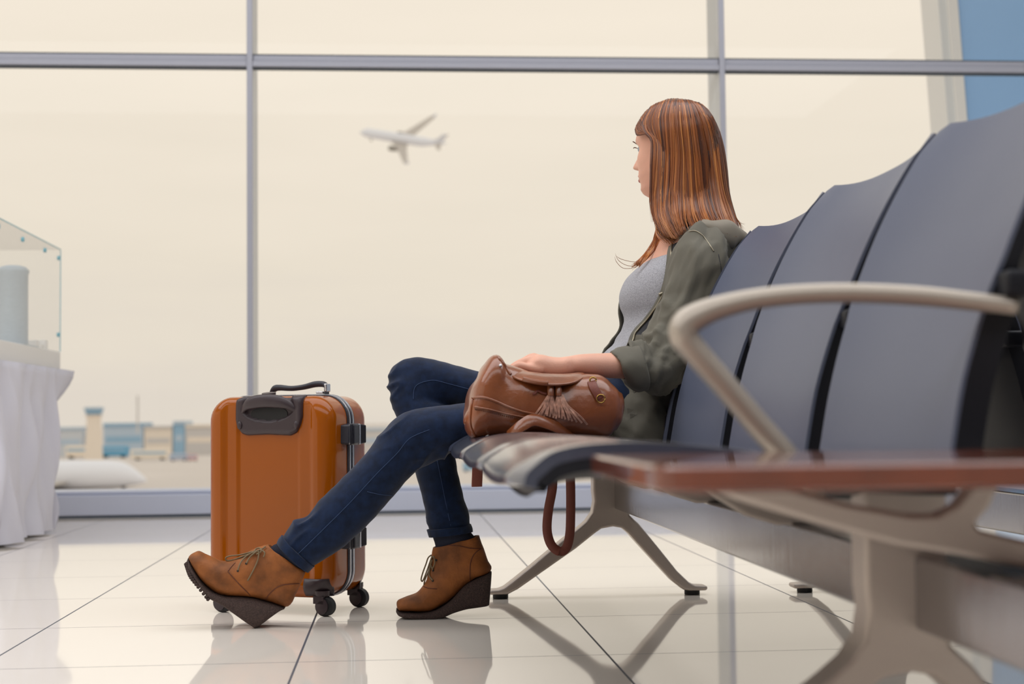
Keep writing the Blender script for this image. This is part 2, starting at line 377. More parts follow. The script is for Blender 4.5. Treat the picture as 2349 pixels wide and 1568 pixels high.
    if table:
        pts = [(1812, 1058), (1740, 975), (1660, 880), (1585, 795), (1568, 768), (1572, 745), (1590, 730), (1640, 708), (1720, 688), (1820, 676), (1950, 672), (2100, 678), (2220, 690), (2330, 702)]
        P = [at(x, y, 1.535) for x, y in pts]
        rr = [.0135, .0135, .0135, .0145, .0155, .0155, .015, .013, .0115, .011, .011, .011, .0105, .010]
        arm = mk('armrest', *MP(tube([P[0] + Vector((.03, 0, -.05))] + P, [.0135] + rr, 14, 4)), MT['arm'], root)
        # table top that takes the place of a fifth seat
        tx0, tx1, ty0, ty1 = .196, .74, 1.10, 1.50
        n_ = 8; out = []
        for cx, cy, a0 in ((tx0 + .03, ty0 + .03, pi), (tx1 - .03, ty0 + .03, 1.5 * pi), (tx1 - .03, ty1 - .03, 0), (tx0 + .03, ty1 - .03, .5 * pi)):
            for j in range(n_ + 1): a = a0 + pi / 2 * j / n_; out.append((cx + .03 * cos(a), cy + .03 * sin(a)))
        ring = lambda z, q=0: [Vector((x + (q if x < .45 else -q), y + (q if y < 1.26 else -q), z)) for x, y in out]
        mk('table_top', *MP(loft([ring(.402, .008), ring(.405, .001), ring(.421, 0), ring(.4235, .003)])), MT['wood'], root, angle=30)
    return root
make_bench(lambda x: x, 'row of slate seats with an armrest and wooden table top, the woman sitting on it', True)
make_bench(lambda x: 1.835 - x, 'second row of dark seats, turned away behind the seats with the armrest', False)

# ---------------------------------------------------------------- orange suitcase
MT['orange'] = mat('orange_gloss_shell', (158, 80, 4), .16, spec=.25, coat=.4, coat_rough=.02)
MT['brown_plastic'] = mat('dark_brown_plastic', (58, 46, 50), .38, bump=(500, .05))
MT['dark_plastic'] = mat('black_plastic', (44, 44, 54), .4)
MT['well_shade'] = mat('handle_well_shade', (12, 11, 15), .5)
MT['chrome'] = mat('chrome', (210, 210, 214), .15, metal=1.)
MT['alu'] = mat('aluminium_trim', (190, 192, 200), .25, metal=1.)
A_ = radians(-25)
wc = Vector((-.2635, 3.672, 0))
case = thing('suitcase', wc, 'upright glossy orange hard shell suitcase on four wheels behind the raised boot', 'suitcase', rot=A_)
HW, HD, ZB, ZT, RC = .171, .105, .040, .522, .060
def half_w(z):
    zz = min(z - ZB, ZT - z)
    return HW if zz >= RC else HW - RC + math.sqrt(max(0, RC * RC - (RC - zz) ** 2))
def sm(a, b, x):
    q = max(0, min(1, (x - a) / (b - a))); return q * q * (3 - 2 * q)
def shell_y(x, z):
    """outer face of the shell; edge fillet, sunk middle panel with sloped sides, two shallow ribs"""
    dx = half_w(z) - abs(x)
    zz = min(z - ZB, ZT - z); d = min(dx, zz)
    if zz < RC and abs(x) > HW - RC: d = RC - math.hypot(abs(x) - (HW - RC), RC - zz)
    r = .034; d = max(0, d)
    y = 0 if d >= r else r - math.sqrt(max(0, r * r - (r - d) ** 2))
    k = sm(.128, .112, abs(x)) * sm(ZB + .03, ZB + .055, z) * sm(ZT - .005, ZT - .03, z)
    y += .009 * k - .0035 * k * sm(.098, .088, abs(x)) * 0
    rib = (sm(.086, .080, abs(x)) - 1) * k
    return -HD + y + .003 * rib
def shell(sign):
    xs = [-1, -.995, -.985, -.965, -.94, -.91, -.88, -.84, -.80] + [-.78 + .02 * i for i in range(79)] + [.80, .84, .88, .91, .94, .965, .985, .995, 1]
    zs = [ZB + (ZT - ZB) * q for q in ([0, .002, .006, .012, .02, .03, .042, .056, .072, .09, .11, .13] + [.15 + .7 * i / 30 for i in range(31)] + [.87, .89, .91, .928, .944, .958, .97, .98, .988, .994, .998, 1])]
    V, Fc = [], []; nx = len(xs)
    for z in zs:
        hw = half_w(z)
        for s in xs: V.append(Vector((s * hw, shell_y(s * hw, z) * sign, z)))
    for i in range(len(zs) - 1):
        for j in range(nx - 1):
            a = i * nx + j; Fc.append((a, a + 1, a + nx + 1, a + nx))
    per = [j for j in range(nx)] + [i * nx + nx - 1 for i in range(1, len(zs))] + [(len(zs) - 1) * nx + j for j in range(nx - 2, -1, -1)] + [i * nx for i in range(len(zs) - 2, 0, -1)]
    k = len(V)
    for p in per: V.append(Vector((V[p].x, -.014 * sign, V[p].z)))
    for q in range(len(per)):
        q2 = (q + 1) % len(per); Fc.append((per[q], per[q2], k + q2, k + q))
    Fc.append(tuple(k + q for q in range(len(per))))
    return V, Fc
mk('front_shell', *shell(1), MT['orange'], case, local=True, angle=60)
mk('rear_shell', *shell(-1), MT['orange'], case, local=True, angle=60)
def outline(grow, y):
    out = []; r = RC + grow; n_ = 10
    for cx, cz, a0 in ((HW - RC, ZT - RC, 0), (-HW + RC, ZT - RC, pi / 2), (-HW + RC, ZB + RC, pi), (HW - RC, ZB + RC, 1.5 * pi)):
        for j in range(n_ + 1): a = a0 + pi / 2 * j / n_; out.append(Vector((cx + r * cos(a), y, cz + r * sin(a))))
    return out
def band(y0, y1, g):
    return loft([outline(g - .004, y0), outline(g - .0006, y0 + .0006), outline(g, y0 + .002), outline(g, y1 - .002), outline(g - .0006, y1 - .0006), outline(g - .004, y1)])
mk('frame_gasket', *join(band(-.0185, -.0125, .0026), band(-.004, .004, .0014), band(.0125, .0185, .0026)), MT['dark_plastic'], case, local=True, angle=40)
mk('frame_trim', *join(band(-.0125, -.004, .0044), band(.004, .0125, .0044)), MT['alu'], case, local=True, angle=40)
def rbox(cx, cy, cz, sx, sy, sz): return box(cx - sx / 2, cx + sx / 2, cy - sy / 2, cy + sy / 2, cz - sz / 2, cz + sz / 2)
for zc in (.428, .178):
    lt = mk('latch', *rbox(HW + .005, 0, zc, .020, .046, .052), MT['dark_plastic'], case, local=True, bevel=.003, angle=40)
    mk('latch_lever', *rbox(HW + .0135, -.002, zc, .010, .026, .046), MT['dark_plastic'], lt, local=True, bevel=.002, angle=40)
    mk('latch_hook', *rbox(HW + .0165, .016, zc, .005, .007, .050), MT['alu'], lt, local=True, bevel=.0015, angle=40)
    for sy in (-1, 1):
        V = [Vector((HW - .008, sy * .022, zc - .026)), Vector((HW + .012, sy * .022, zc - .026)), Vector((HW + .021, sy * .047, zc - .022)), Vector((HW - .008, sy * .052, zc - .022)),
             Vector((HW - .008, sy * .022, zc + .026)), Vector((HW + .012, sy * .022, zc + .026)), Vector((HW + .021, sy * .047, zc + .022)), Vector((HW - .008, sy * .052, zc + .022))]
        mk('latch_wing', V, [(0, 1, 2, 3), (4, 5, 6, 7), (0, 1, 5, 4), (1, 2, 6, 5), (2, 3, 7, 6), (3, 0, 4, 7)], MT['dark_plastic'], lt, local=True, bevel=.003, angle=40)
# housing of the pull handle, sunk into the top of the front face and wrapping over the edge
def clad(poly_lo, poly_hi, xs, off, thick, nz=14, dent=None):
    """skin that follows the shell between two curves z=lo(x), z=hi(x)"""
    fr, bk = [], []
    for x in xs:
        lo, hi = lerp(x, poly_lo), lerp(x, poly_hi); a, b_ = [], []
        for i in range(nz + 1):
            t_ = i / nz; z = lo + (hi - lo) * t_; e = min(1, min(t_, 1 - t_) * 9) * min(1, (x - xs[0]) * 160 + .0, (xs[-1] - x) * 160 + .0)
            o_ = off * (.35 + .65 * math.sqrt(max(0, e)))
            if dent: o_ -= dent(x, z)
            zc_ = min(z, ZT - .0005)
            y = shell_y(x, zc_)
            a.append(Vector((x, y - o_, z + o_ * .5 * sm(.49, .52, z)))); b_.append(Vector((x, y + thick, z - .004 * sm(.49, .52, z))))
        fr.append(a); bk.append(b_)
    return loft([f + b_[::-1] for f, b_ in zip(fr, bk)])
xsH = [-.0865 + .00434 * i for i in range(43)]
loH = [(-.087, .470), (-.0815, .445), (-.070, .432), (-.055, .428), (0, .430), (.062, .427), (.078, .434), (.090, .450), (.0966, .475), (.101, .505)]
hiH = [(-.087, .512), (-.07, .521), (0, .5225), (.10, .5215)]
def dentf(x, z):
    q = ((x - .004) / .070) ** 2 + ((z - .492) / (.030 if z < .492 else .05)) ** 2
    return .0085 * sm(1.05, .85, q)
hs = mk('handle_housing', *clad(loH, hiH, xsH, .011, .004, 22, dentf), MT['brown_plastic'], case, local=True, angle=60)
mk('recess_shade', *loft([[Vector((.004 + .050 * sgn(cos(2 * pi * j / 28), .7), shell_y(0, .47) - q, .478 + .017 * sgn(sin(2 * pi * j / 28), .8))) for j in range(28)] for q in (.002, .0045)]), MT['well_shade'], hs, local=True, angle=40)  # thin black plate: the shade inside the handle well put into its colour
gp = [(-.070, -.098, .488), (-.050, -.112, .502), (-.02, -.1165, .509), (.02, -.1165, .510), (.055, -.112, .504), (.078, -.098, .490)]
mk('pull_grip', *loft([[Vector((x, y + .009 * cos(2 * pi * j / 16), z + lerp(x, [(-.07, .011), (-.03, .016), (.03, .016), (.078, .011)]) * sgn(sin(2 * pi * j / 16), .8))) for j in range(16)] for x, y, z in cr(gp, 5)]), MT['brown_plastic'], hs, local=True, angle=50)
for xx in (-.073, .081):
    mk('rivet', *loft([[Vector((xx + r * cos(2 * pi * j / 18) * .8, shell_y(xx, .452) - q, .452 + r * 1.15 * sin(2 * pi * j / 18))) for j in range(18)] for q, r in ((.009, .0085), (.0125, .0085), (.0145, .006), (.015, .002))]), MT['brown_plastic'], hs, local=True, angle=50)
mk('release_button', *disc((.0, -.094, .5275), (0, -.15, 1), .017, .006), MT['brown_plastic'], hs, local=True, angle=40)
# carry handle on the top edge
ch = [(-.046, .0, .524, .010), (-.043, .0, .536, .013), (-.030, .0, .5445, .0125), (.01, .0, .542, .0105), (.045, .0, .545, .0105), (.075, .0, .551, .012), (.097, .0, .551, .012), (.106, .0, .546, .010), (.108, .0, .532, .009), (.107, 0, .524, .009)]
hd = mk('carry_handle', *loft([[Vector((x + (0 if .0 < i < 1 else 0), y + .012 * sgn(cos(2 * pi * j / 14), .7), z + r * .62 * sgn(sin(2 * pi * j / 14), .7))) for j in range(14)] for i, (x, y, z, r) in enumerate(cr(ch, 4))]), MT['dark_plastic'], case, local=True, angle=50)
mk('handle_end', *join(rbox(.1085, 0, .542, .008, .022, .020), rbox(.092, 0, .5305, .020, .020, .006)), MT['chrome'], hd, local=True, bevel=.002, angle=40)
# corner guards and castors
for sx in (-1, 1):
    for sy in (-1, 1):
        x_, y_ = sx * .139, sy * .089
        g = clad([(-.2, .046), (.2, .046)], [(-.2, .088), (.2, .088)], [(sx * q if sx > 0 else sx * (.26 - q)) for q in [.098 + .0045 * i for i in range(15)]], .0045, .003, 10)
        g = ([Vector((v.x, v.y * (1 if sy < 0 else -1), v.z)) for v in g[0]], g[1])
        cg = mk('corner_guard', *g, MT['brown_plastic'], case, local=True, angle=60)
        cs = mk('castor', *join(loft([[Vector((x_ + r * cos(2 * pi * j / 16), y_ + r * sin(2 * pi * j / 16), z)) for j in range(16)] for z, r in ((.060, .019), (.050, .019), (.046, .015), (.040, .015))]),
                                loft([[Vector((x_ + .006 + dx + rx * cos(2 * pi * j / 18), y_ - sy * 0 + yy, .024 + rz * sin(2 * pi * j / 18))) for j in range(18)] for yy, dx, rx, rz in ((-.0165, 0, .012, .014), (-.0155, 0, .0165, .019), (-.0125, 0, .0165, .019), (-.0115, 0, .012, .014))]),
                                loft([[Vector((x_ + .006 + dx + rx * cos(2 * pi * j / 18), y_ + yy, .024 + rz * sin(2 * pi * j / 18))) for j in range(18)] for yy, dx, rx, rz in ((.0115, 0, .012, .014), (.0125, 0, .0165, .019), (.0155, 0, .0165, .019), (.0165, 0, .012, .014))]),
                                box(x_ - .015, x_ + .012, y_ - .0165, y_ + .0165, .030, .048)), MT['brown_plastic'], case, local=True, angle=45)
        mk('wheel', *disc((x_ + .010, y_, .023), (0, 1, 0), .0228, .021, 28), MT['rubber'], cs, local=True, angle=40)

# ---------------------------------------------------------------- tan leather backpack on the seat beside her
MT['leather'] = mat('tan_leather', (138, 74, 36), .28, spec=.6, coat=.6, coat_rough=.14, bump=(60, .16), var=(9, .28))
MT['strapm'] = mat('brown_strap_leather', (122, 62, 48), .5, bump=(300, .08))
MT['brass'] = mat('brass', (190, 150, 80), .25, metal=1.)
MT['stitch'] = mat('dark_stitching', (96, 50, 28), .7)
MT['fringe'] = mat('fringe_leather', (196, 146, 124), .4, var=(120, .35))
MT['lining'] = mat('dark_lining', (40, 34, 40), .7)
YB = 3.105
bag = thing('backpack', (.37, YB, .435), 'tan leather backpack with tassels lying on the seat under her hand', 'backpack')
SB = [(1068, 936, 1069, 972, YB, .045), (1076, 905, 1074, 986, YB, .068), (1090, 868, 1086, 1001, YB, .082), (1112, 836, 1108, 1005, YB, .088), (1136, 817, 1134, 1005, YB, .088), (1152, 836, 1160, 1005, YB, .090),
      (1170, 843, 1186, 1005, YB, .094), (1210, 852, 1220, 1005, YB, .098), (1270, 862, 1270, 1005, YB, .100), (1330, 858, 1322, 1005, YB, .098), (1375, 860, 1362, 1006, YB, .092), (1402, 877, 1390, 1003, YB, .084), (1414, 897, 1406, 990, YB, .070)]
R = pair_rings(SB, 40, 5, .72, True, True, .35)
bagVF = displace(loft(R), lambda c, n: .0055 * fold(c, 14, 9, 20) + .0035 * fold(c + Vector((3, 1, 2)), 34, 14, 40) * (1 if n.y < .3 else .4) + .008 * max(0, fold(c, 10, 4, 4)) * (1 if c.x < .32 else .3))
body_bag = mk('bag_body', *bagVF, MT['leather'], bag)
from mathutils.bvhtree import BVHTree
bvh = BVHTree.FromPolygons(bagVF[0], bagVF[1])
def on_bag(px, py, lift=.0015):
    d = (M @ _c(px, py)).normalized(); h = bvh.ray_cast(EYE, d)
    return (h[0] - d * lift) if h[0] else at(px, py, YB - .09)
# seam across the front with a row of stitches, and the piping that frames the end panel
def seam(px, r, m_, name, sub=5):
    q = [on_bag(*p) for p in cr(px, sub)]; return mk(name, *tube(q, r, 6), m_, bag)
seam([(1087, 932), (1120, 938), (1160, 948), (1200, 956), (1240, 963), (1262, 966)], .0022, MT['leather'], 'seam')
st = []
for i, (x, y) in enumerate(cr([(1089, 937), (1120, 943), (1160, 953), (1200, 961), (1240, 968)], 9)):
    if i % 1 == 0: a_ = on_bag(x, y, .0012); b_ = on_bag(x + 2.2, y + 2.8, .0012); st.append(tube([a_, b_], .0007, 5))
mk('stitching', *join(*st), MT['stitch'], bag)
seam([(1084, 915), (1080, 940), (1078, 965), (1082, 985), (1090, 1000)], .0028, MT['leather'], 'piping')
seam([(1084, 912), (1110, 911), (1140, 921), (1170, 934), (1205, 945), (1238, 951)], .003, MT['leather'], 'crease_piping')
seam([(1142, 818), (1150, 826), (1158, 838), (1166, 850), (1172, 858)], .0030, MT['leather'], 'rim_piping')
# flap with its rounded edge and the little loop on it
rows = []
FL = [(1163, 851), (1170, 860), (1190, 869), (1215, 876), (1245, 881), (1275, 882), (1300, 880), (1320, 875), (1338, 866), (1343, 860)]
for x, y in cr(FL, 5):
    t_ = (x - 1163) / 180; bulge = .112 * math.sqrt(max(0, 1 - (2 * t_ - 1) ** 2)) ** .7
    p = at(x, y, YB - .005 - bulge); row = []
    for k in range(9):
        q = k / 8; yy = p.y + (YB + .085 - p.y) * q
        row.append(Vector((p.x, yy, p.z + .024 * sin(pi * min(.62, q * 1.5)) * bulge / .11 + .002)))
    rows.append(row)
flv = loft([r + [v - Vector((0, 0, .0045)) for v in r[::-1]] for r in rows])
flap = mk('flap', *flv, MT['leather'], bag, angle=60)
mk('flap_piping', *tube([r[0] - Vector((0, .001, .002)) for r in rows], .0026, 8), MT['leather'], flap)
mk('flap_loop', *ribbon([rows[i][0] + Vector((0, -.0035, .001)) for i in range(12, 24, 2)], (0, 0, 1), .009, .003), MT['leather'], flap)
# tassels: a rolled head and a skirt of thin strips each
for hx, hy, spread in ((1263, 893, [(-38, 62), (-30, 64), (-22, 63), (-16, 64), (-8, 62), (-2, 64), (6, 60), (10, 62), (14, 56), (-26, 58), (-12, 58), (2, 56)]), (1281, 893, [(-12, 66), (-6, 68), (2, 66), (8, 68), (16, 70), (24, 72), (32, 74), (42, 76), (54, 78), (66, 82), (12, 62), (28, 66)])):
    hp = on_bag(hx, hy + 6, .010)
    tl = mk('tassel', *tube([hp + Vector((0, .004, .014)), hp + Vector((0, -.001, .004)), hp + Vector((0, -.003, -.008))], [.0065, .0075, .0065], 12), MT['leather'], bag, angle=60)
    strips = []
    for i, (dx, dy) in enumerate(spread):
        a_ = hp + Vector((dx * .00012, -.004, -.006)); e_ = on_bag(hx + dx, hy + dy * .98, .004 + .002 * (i % 3)); m1 = on_bag(hx + dx * .35 + (i % 3 - 1) * 1.5, hy + dy * .45, .009 + .0015 * (i % 2)); m2 = on_bag(hx + dx * .72 + (i % 2) * 2, hy + dy * .75, .006 + .002 * (i % 3))
        strips.append(ribbon([a_, m1, m2, e_], (1, .25 * ((i % 3) - 1), .2), .0042, .0012, 5))
    mk('fringe', *join(*strips), MT['fringe'], tl, angle=50)
mk('drawstring', *ribbon([on_bag(x, y, .004) for x, y in ((1255, 903), (1243, 900), (1236, 896), (1230, 898), (1227, 902), (1222, 903))], (0, .3, 1), .005, .0015), MT['strapm'], bag)
# buckle tag on the side, and its ring
tg = mk('buckle_tag', *ribbon([on_bag(x, y, .005) for x, y in ((1357, 874), (1362, 888), (1370, 902), (1377, 915))], (1, 0, .2), .018, .003), MT['strapm'], bag)
ring = lambda c, r: [c + Vector((r * cos(2 * pi * j / 20), -.002, r * sin(2 * pi * j / 20))) for j in range(21)]
mk('buckle_ring', *tube(ring(on_bag(1378, 914, .007), .0085), .0014, 6), MT['brass'], tg)
mk('strap_hook', *tube(ring(on_bag(1360, 872, .006), .0065), .0018, 6), MT['brass'], tg)
mk('snap_stud', *disc(on_bag(1148, 838, .0015), (0, -1, .3), .0032, .004, 14), MT['chrome'], bag)
# shoulder strap lying along the front and hanging through the gap between two seats
YG = 3.2195
mk('shoulder_strap', *ribbon([on_bag(1322, 1000, .006), on_bag(1290, 985, .010), at(1250, 969, YB - .112), at(1222, 963, YB - .12), at(1200, 974, YB - .124), at(1180, 988, YB - .118), at(1165, 1001, YB - .10)], (0, .4, 1), .026, .004), MT['leather'], bag)
mk('hanging_strap', *ribbon([at(1269, 1030, YG), at(1268, 1080, YG), at(1267, 1120, YG), at(1258, 1170, YG), at(1255, 1215, YG), at(1264, 1248, YG), at(1283, 1264, YG), at(1299, 1256, YG), at(1307, 1225, YG), at(1309, 1180, YG), at(1309, 1120, YG), at(1307, 1070, YG), at(1305, 1030, YG)], (1, 0, .0), .0205, .0035, 5), MT['strapm'], bag, label='brown strap hanging in a loop below the seat')
mk('strap_end', *ribbon([at(1097, 1022, YG), at(1096, 1050, YG), at(1095, 1085, YG), at(1094, 1108, YG), at(1094, 1116, YG)], (1, 0, 0), .0235, .0035), MT['strapm'], bag, bevel=.001)
P = [at(1112, 1001, 3.02), at(1118, 996.5, 3.05), at(1148, 1001.5, 3.09), at(1140, 1004, 3.0)]
V = P + [p - Vector((0, 0, .0012)) for p in P]
tag(mk('paper_slip', V, [(0, 1, 2, 3), (7, 6, 5, 4), (0, 1, 5, 4), (1, 2, 6, 5), (2, 3, 7, 6), (3, 0, 4, 7)], MT['white'], smooth=False), 'small white paper slip on the seat in front of the backpack', 'paper')

# ---------------------------------------------------------------- the woman
MT['skin'] = mat('skin', (226, 172, 148), .48, spec=.4, bump=(260, .06), sss=.12, var=(22, .05))
MT['denim'] = mat('dark_blue_denim', (15, 31, 58), .85, spec=.2, bump=(900, .12), var=(60, .35), sheen=.15)
MT['thread'] = mat('denim_seam_thread', (52, 72, 108), .8)
MT['olive'] = mat('olive_jacket_cloth', (98, 94, 82), .68, spec=.35, bump=(500, .06), var=(6, .12), sheen=.1)
MT['hood'] = mat('lit_olive_cloth', (132, 124, 110), .7, bump=(500, .06), sheen=.1)  # hood cloth, paler than the jacket: light on it put into the colour
MT['facing'] = mat('dark_jacket_facing', (40, 40, 44), .75)
MT['jersey'] = mat('grey_heather_jersey', (166, 166, 172), .9, bump=(600, .15), var=(420, .3))
MT['nubuck'] = mat('tan_nubuck', (136, 80, 37), .62, spec=.35, bump=(160, .14), var=(24, .42))
MT['sole'] = mat('dark_crepe_sole', (70, 53, 48), .75, bump=(420, .6), var=(340, .45))
MT['lace'] = mat('lace_cord', (120, 102, 74), .7)
MT['sock'] = mat('navy_sock', (22, 26, 44), .9, bump=(700, .2))
MT['zip'] = mat('zip_metal', (150, 142, 124), .35, metal=.9)
MT['eye'] = mat('eye_white', (150, 162, 172), .15)
MT['brow'] = mat('brow_hair', (96, 62, 44), .8)
MT['lip'] = mat('lips', (190, 112, 104), .45)
YP = 3.50
she = thing('person', (.55, YP, .43), 'woman with long auburn hair in olive jacket and jeans, looking out of the window', 'person')

# --- head in its own axes: forward, left, up
HO = Vector((.682, 3.53, 0)); HO.z = at(1560, 339, 3.53).z
FW = Vector((-.71, .704, .0)).normalized(); LF = Vector((0, 0, 1)).cross(FW); UPV = Vector((0, 0, 1))
def hd_(f, s, z): return HO + FW * f + LF * s + UPV * z
front = [(-.125, .040), (-.118, .066), (-.108, .083), (-.097, .090), (-.085, .086), (-.075, .088), (-.068, .091), (-.06, .090), (-.052, .088), (-.045, .088), (-.02, .086), (0, .083), (.012, .088), (.026, .091), (.05, .085), (.075, .070), (.095, .050), (.108, .028), (.113, .006)]
rear = [(-.125, .0), (-.11, .015), (-.09, .035), (-.07, .060), (-.04, .083), (0, .098), (.03, .101), (.06, .095), (.085, .075), (.10, .05), (.108, .03), (.113, .006)]
side = [(-.125, .018), (-.112, .032), (-.095, .045), (-.08, .053), (-.06, .060), (-.03, .067), (0, .072), (.03, .0745), (.06, .069), (.085, .054), (.10, .036), (.108, .02), (.113, .005)]
g = lambda x, s: math.exp(-(x / s) ** 2)
rings = []
for i in range(76):
    z = -.125 + .238 * i / 75; fr, re, sd = lerp(z, front), lerp(z, rear), lerp(z, side); r = []
    for j in range(84):
        th = 2 * pi * j / 84; a = math.atan2(sin(th), cos(th)); c_, s_ = cos(th), sin(th)
        f = fr * sgn(c_, .85) if c_ > 0 else re * c_; s = sd * sgn(s_, .95)
        if c_ > 0:
            f += .026 * g(s, .0085 + .004 * sm(0, -.04, z)) * sm(.018, -.030, z) * sm(-.050, -.038, z) + .006 * g(s, .016) * g(z + .038, .010)
            f -= .007 * (g(s - .031, .015) + g(s + .031, .015)) * g(z, .012)
            f += .004 * (g(s - .033, .018) + g(s + .033, .018)) * g(z - .019, .007)
            f += .0045 * g(s, .020) * g(z + .060, .006) + .004 * g(s, .019) * g(z + .072, .006) - .002 * g(s, .022) * g(z + .066, .003)
            f += .004 * (g(s - .042, .02) + g(s + .042, .02)) * g(z + .025, .02)
        r.append(hd_(f, s, z))
    rings.append(r)
parts = [loft(rings)]
for s in (-1, 1): parts.append(blob(hd_(-.014, s * .070, -.012), .016, .008, .026, 14, 10))
# neck, chest, trunk
parts.append(loft(pair_rings([(1506, 425, 1592, 425, 3.53, .050), (1506, 470, 1592, 470, 3.52, .052), (1508, 505, 1598, 508, 3.51, .056), (1506, 535, 1628, 530, YP, .085), (1493, 570, 1660, 556, YP, .145), (1472, 606, 1672, 588, YP, .165), (1438, 650, 1658, 630, YP, .160), (1432, 690, 1640, 680, YP, .155), (1444, 740, 1615, 735, YP, .140), (1415, 800, 1585, 810, YP, .145), (1400, 880, 1565, 890, YP, .16), (1410, 960, 1540, 970, YP, .17)], 40, 4)))
# near arm: shoulder, elbow, wrist
YA = 3.135
ARM = [(1590, 545, 1650, 590, 3.345, .050), (1560, 610, 1640, 640, 3.325, .052), (1535, 690, 1615, 715, 3.315, .048), (1510, 770, 1575, 800, 3.295, .043), (1495, 818, 1545, 862, 3.27, .042), (1462, 806, 1475, 868, 3.235, .041), (1425, 807, 1428, 868, 3.20, .039), (1397, 809, 1400, 867, 3.185, .036), (1363, 810, 1365, 863, 3.165, .033), (1330, 812, 1334, 860, 3.15, .030), (1306, 816, 1308, 859, 3.142, .0285)]
parts.append(loft(pair_rings(ARM, 28, 4, 1, True, False)))
HAND = [(1312, 815.5, 1314, 859, 3.144, .028), (1296, 817.5, 1298, 862, YA, .029), (1283, 819, 1283, 865, YA, .031), (1261, 817, 1262, 867, YA, .035), (1242, 812.5, 1244, 865, YA, .039), (1228, 814, 1228, 860, YA, .040), (1219, 821, 1217, 853, YA, .036)]
parts.append(loft(pair_rings(HAND, 28, 4, .85, True, True)))
def finger(px, rad): parts.append(tube([at(*p) for p in px], rad, 12, 4)); parts.append(blob(at(*px[-1]), rad[-1], rad[-1], rad[-1], 10, 8))
finger([(1244, 846, YA - .030), (1227, 845, YA - .032), (1210, 842, YA - .033), (1192, 838.5, YA - .033), (1180, 842, YA - .033), (1172.5, 846.5, YA - .033)], [.0105, .0105, .0092, .0088, .0074, .0058])
finger([(1244, 834, YA - .012), (1226, 826, YA - .012), (1206, 829, YA - .013), (1190, 834, YA - .013), (1174, 843, YA - .013), (1166, 850, YA - .013)], [.011, .0115, .0096, .0090, .0078, .006])
finger([(1242, 830, YA + .009), (1224, 821, YA + .009), (1203, 829, YA + .009), (1187, 836, YA + .009), (1171, 846, YA + .009), (1163, 853, YA + .009)], [.011, .0118, .0098, .009, .0078, .006])
finger([(1242, 832, YA + .030), (1224, 824, YA + .031), (1204, 832, YA + .032), (1190, 840, YA + .032), (1178, 848, YA + .032)], [.011, .0115, .0098, .0088, .0066])
finger([(1288, 848, YA + .026), (1266, 856, YA + .045), (1246, 860, YA + .056), (1226, 861, YA + .060), (1214, 861, YA + .060)], [.013, .0125, .0105, .0095, .0075])
# the other arm rests in her lap behind the bag
parts.append(loft(pair_rings([(1590, 560, 1650, 600, 3.655, .048), (1560, 640, 1635, 660, 3.68, .05), (1530, 740, 1600, 760, 3.69, .046), (1500, 820, 1560, 870, 3.68, .042), (1450, 845, 1465, 905, 3.64, .038), (1390, 862, 1398, 915, 3.58, .032), (1340, 880, 1344, 922, 3.54, .027)], 24, 4, 1, True, True)))
parts.append(loft(pair_rings([(1345, 884, 1348, 920, 3.54, .028), (1310, 885, 1310, 920, 3.53, .036), (1285, 892, 1285, 920, 3.52, .034)], 22, 4, .85, True, True)))
for k in range(4): finger([(1295, 903, 3.50 + .019 * k), (1265, 905, 3.497 + .020 * k), (1245, 912, 3.497 + .020 * k), (1235, 918, 3.497 + .020 * k)], [.0095, .009, .008, .006])
finger([(1322, 908, 3.515), (1300, 916, 3.495), (1283, 922, 3.487)], [.011, .0095, .007])
# legs inside the jeans, feet inside the boots
LEGL = [(640, 1243, 704, 1307, 3.365, .043), (662, 1214, 735, 1288, 3.365, .049), (700, 1180, 777, 1262, 3.37, .052), (760, 1120, 842, 1206, 3.375, .056), (820, 1060, 904, 1136, 3.38, .059), (866, 1008, 944, 1090, 3.385, .061), (890, 975, 975, 1066, 3.385, .062), (922, 948, 1008, 1050, 3.385, .064), (968, 935, 1034, 1039, 3.39, .066), (1030, 928, 1066, 1026, 3.395, .071), (1100, 918, 1122, 1010, 3.40, .077), (1200, 900, 1222, 990, 3.41, .083), (1330, 872, 1342, 985, 3.42, .088), (1450, 850, 1460, 985, 3.43, .088), (1530, 860, 1540, 975, 3.44, .07)]
LEGR = [(988, 1229, 1081, 1217, 3.475, .044), (978, 1185, 1071, 1170, 3.485, .048), (966, 1130, 1056, 1108, 3.50, .051), (949, 1075, 1044, 1045, 3.525, .054), (930, 1010, 1036, 985, 3.55, .057), (905, 945, 1030, 935, 3.575, .060), (892, 895, 1020, 928, 3.59, .061), (896, 858, 1034, 930, 3.595, .062), (918, 829, 1055, 935, 3.60, .064), (955, 819, 1074, 942, 3.60, .067), (1005, 826, 1088, 950, 3.60, .071), (1060, 841, 1110, 958, 3.60, .074), (1150, 862, 1175, 975, 3.595, .08), (1300, 870, 1312, 985, 3.59, .087), (1450, 855, 1460, 985, 3.58, .088), (1530, 860, 1540, 975, 3.57, .07)]
def shrink(S, k, kr):
    return [((a + c) / 2 + (a - c) / 2 * k, (b + d) / 2 + (b - d) / 2 * k, (a + c) / 2 - (a - c) / 2 * k, (b + d) / 2 - (b - d) / 2 * k, y, r * kr) for a, b, c, d, y, r in S]
parts.append(loft(pair_rings(shrink(LEGL, .86, .86), 20, 3))); parts.append(loft(pair_rings(shrink(LEGR, .86, .86), 20, 3)))
z4 = lambda x, y: (420 + x / 3.091, 1180 + y / 3.091)
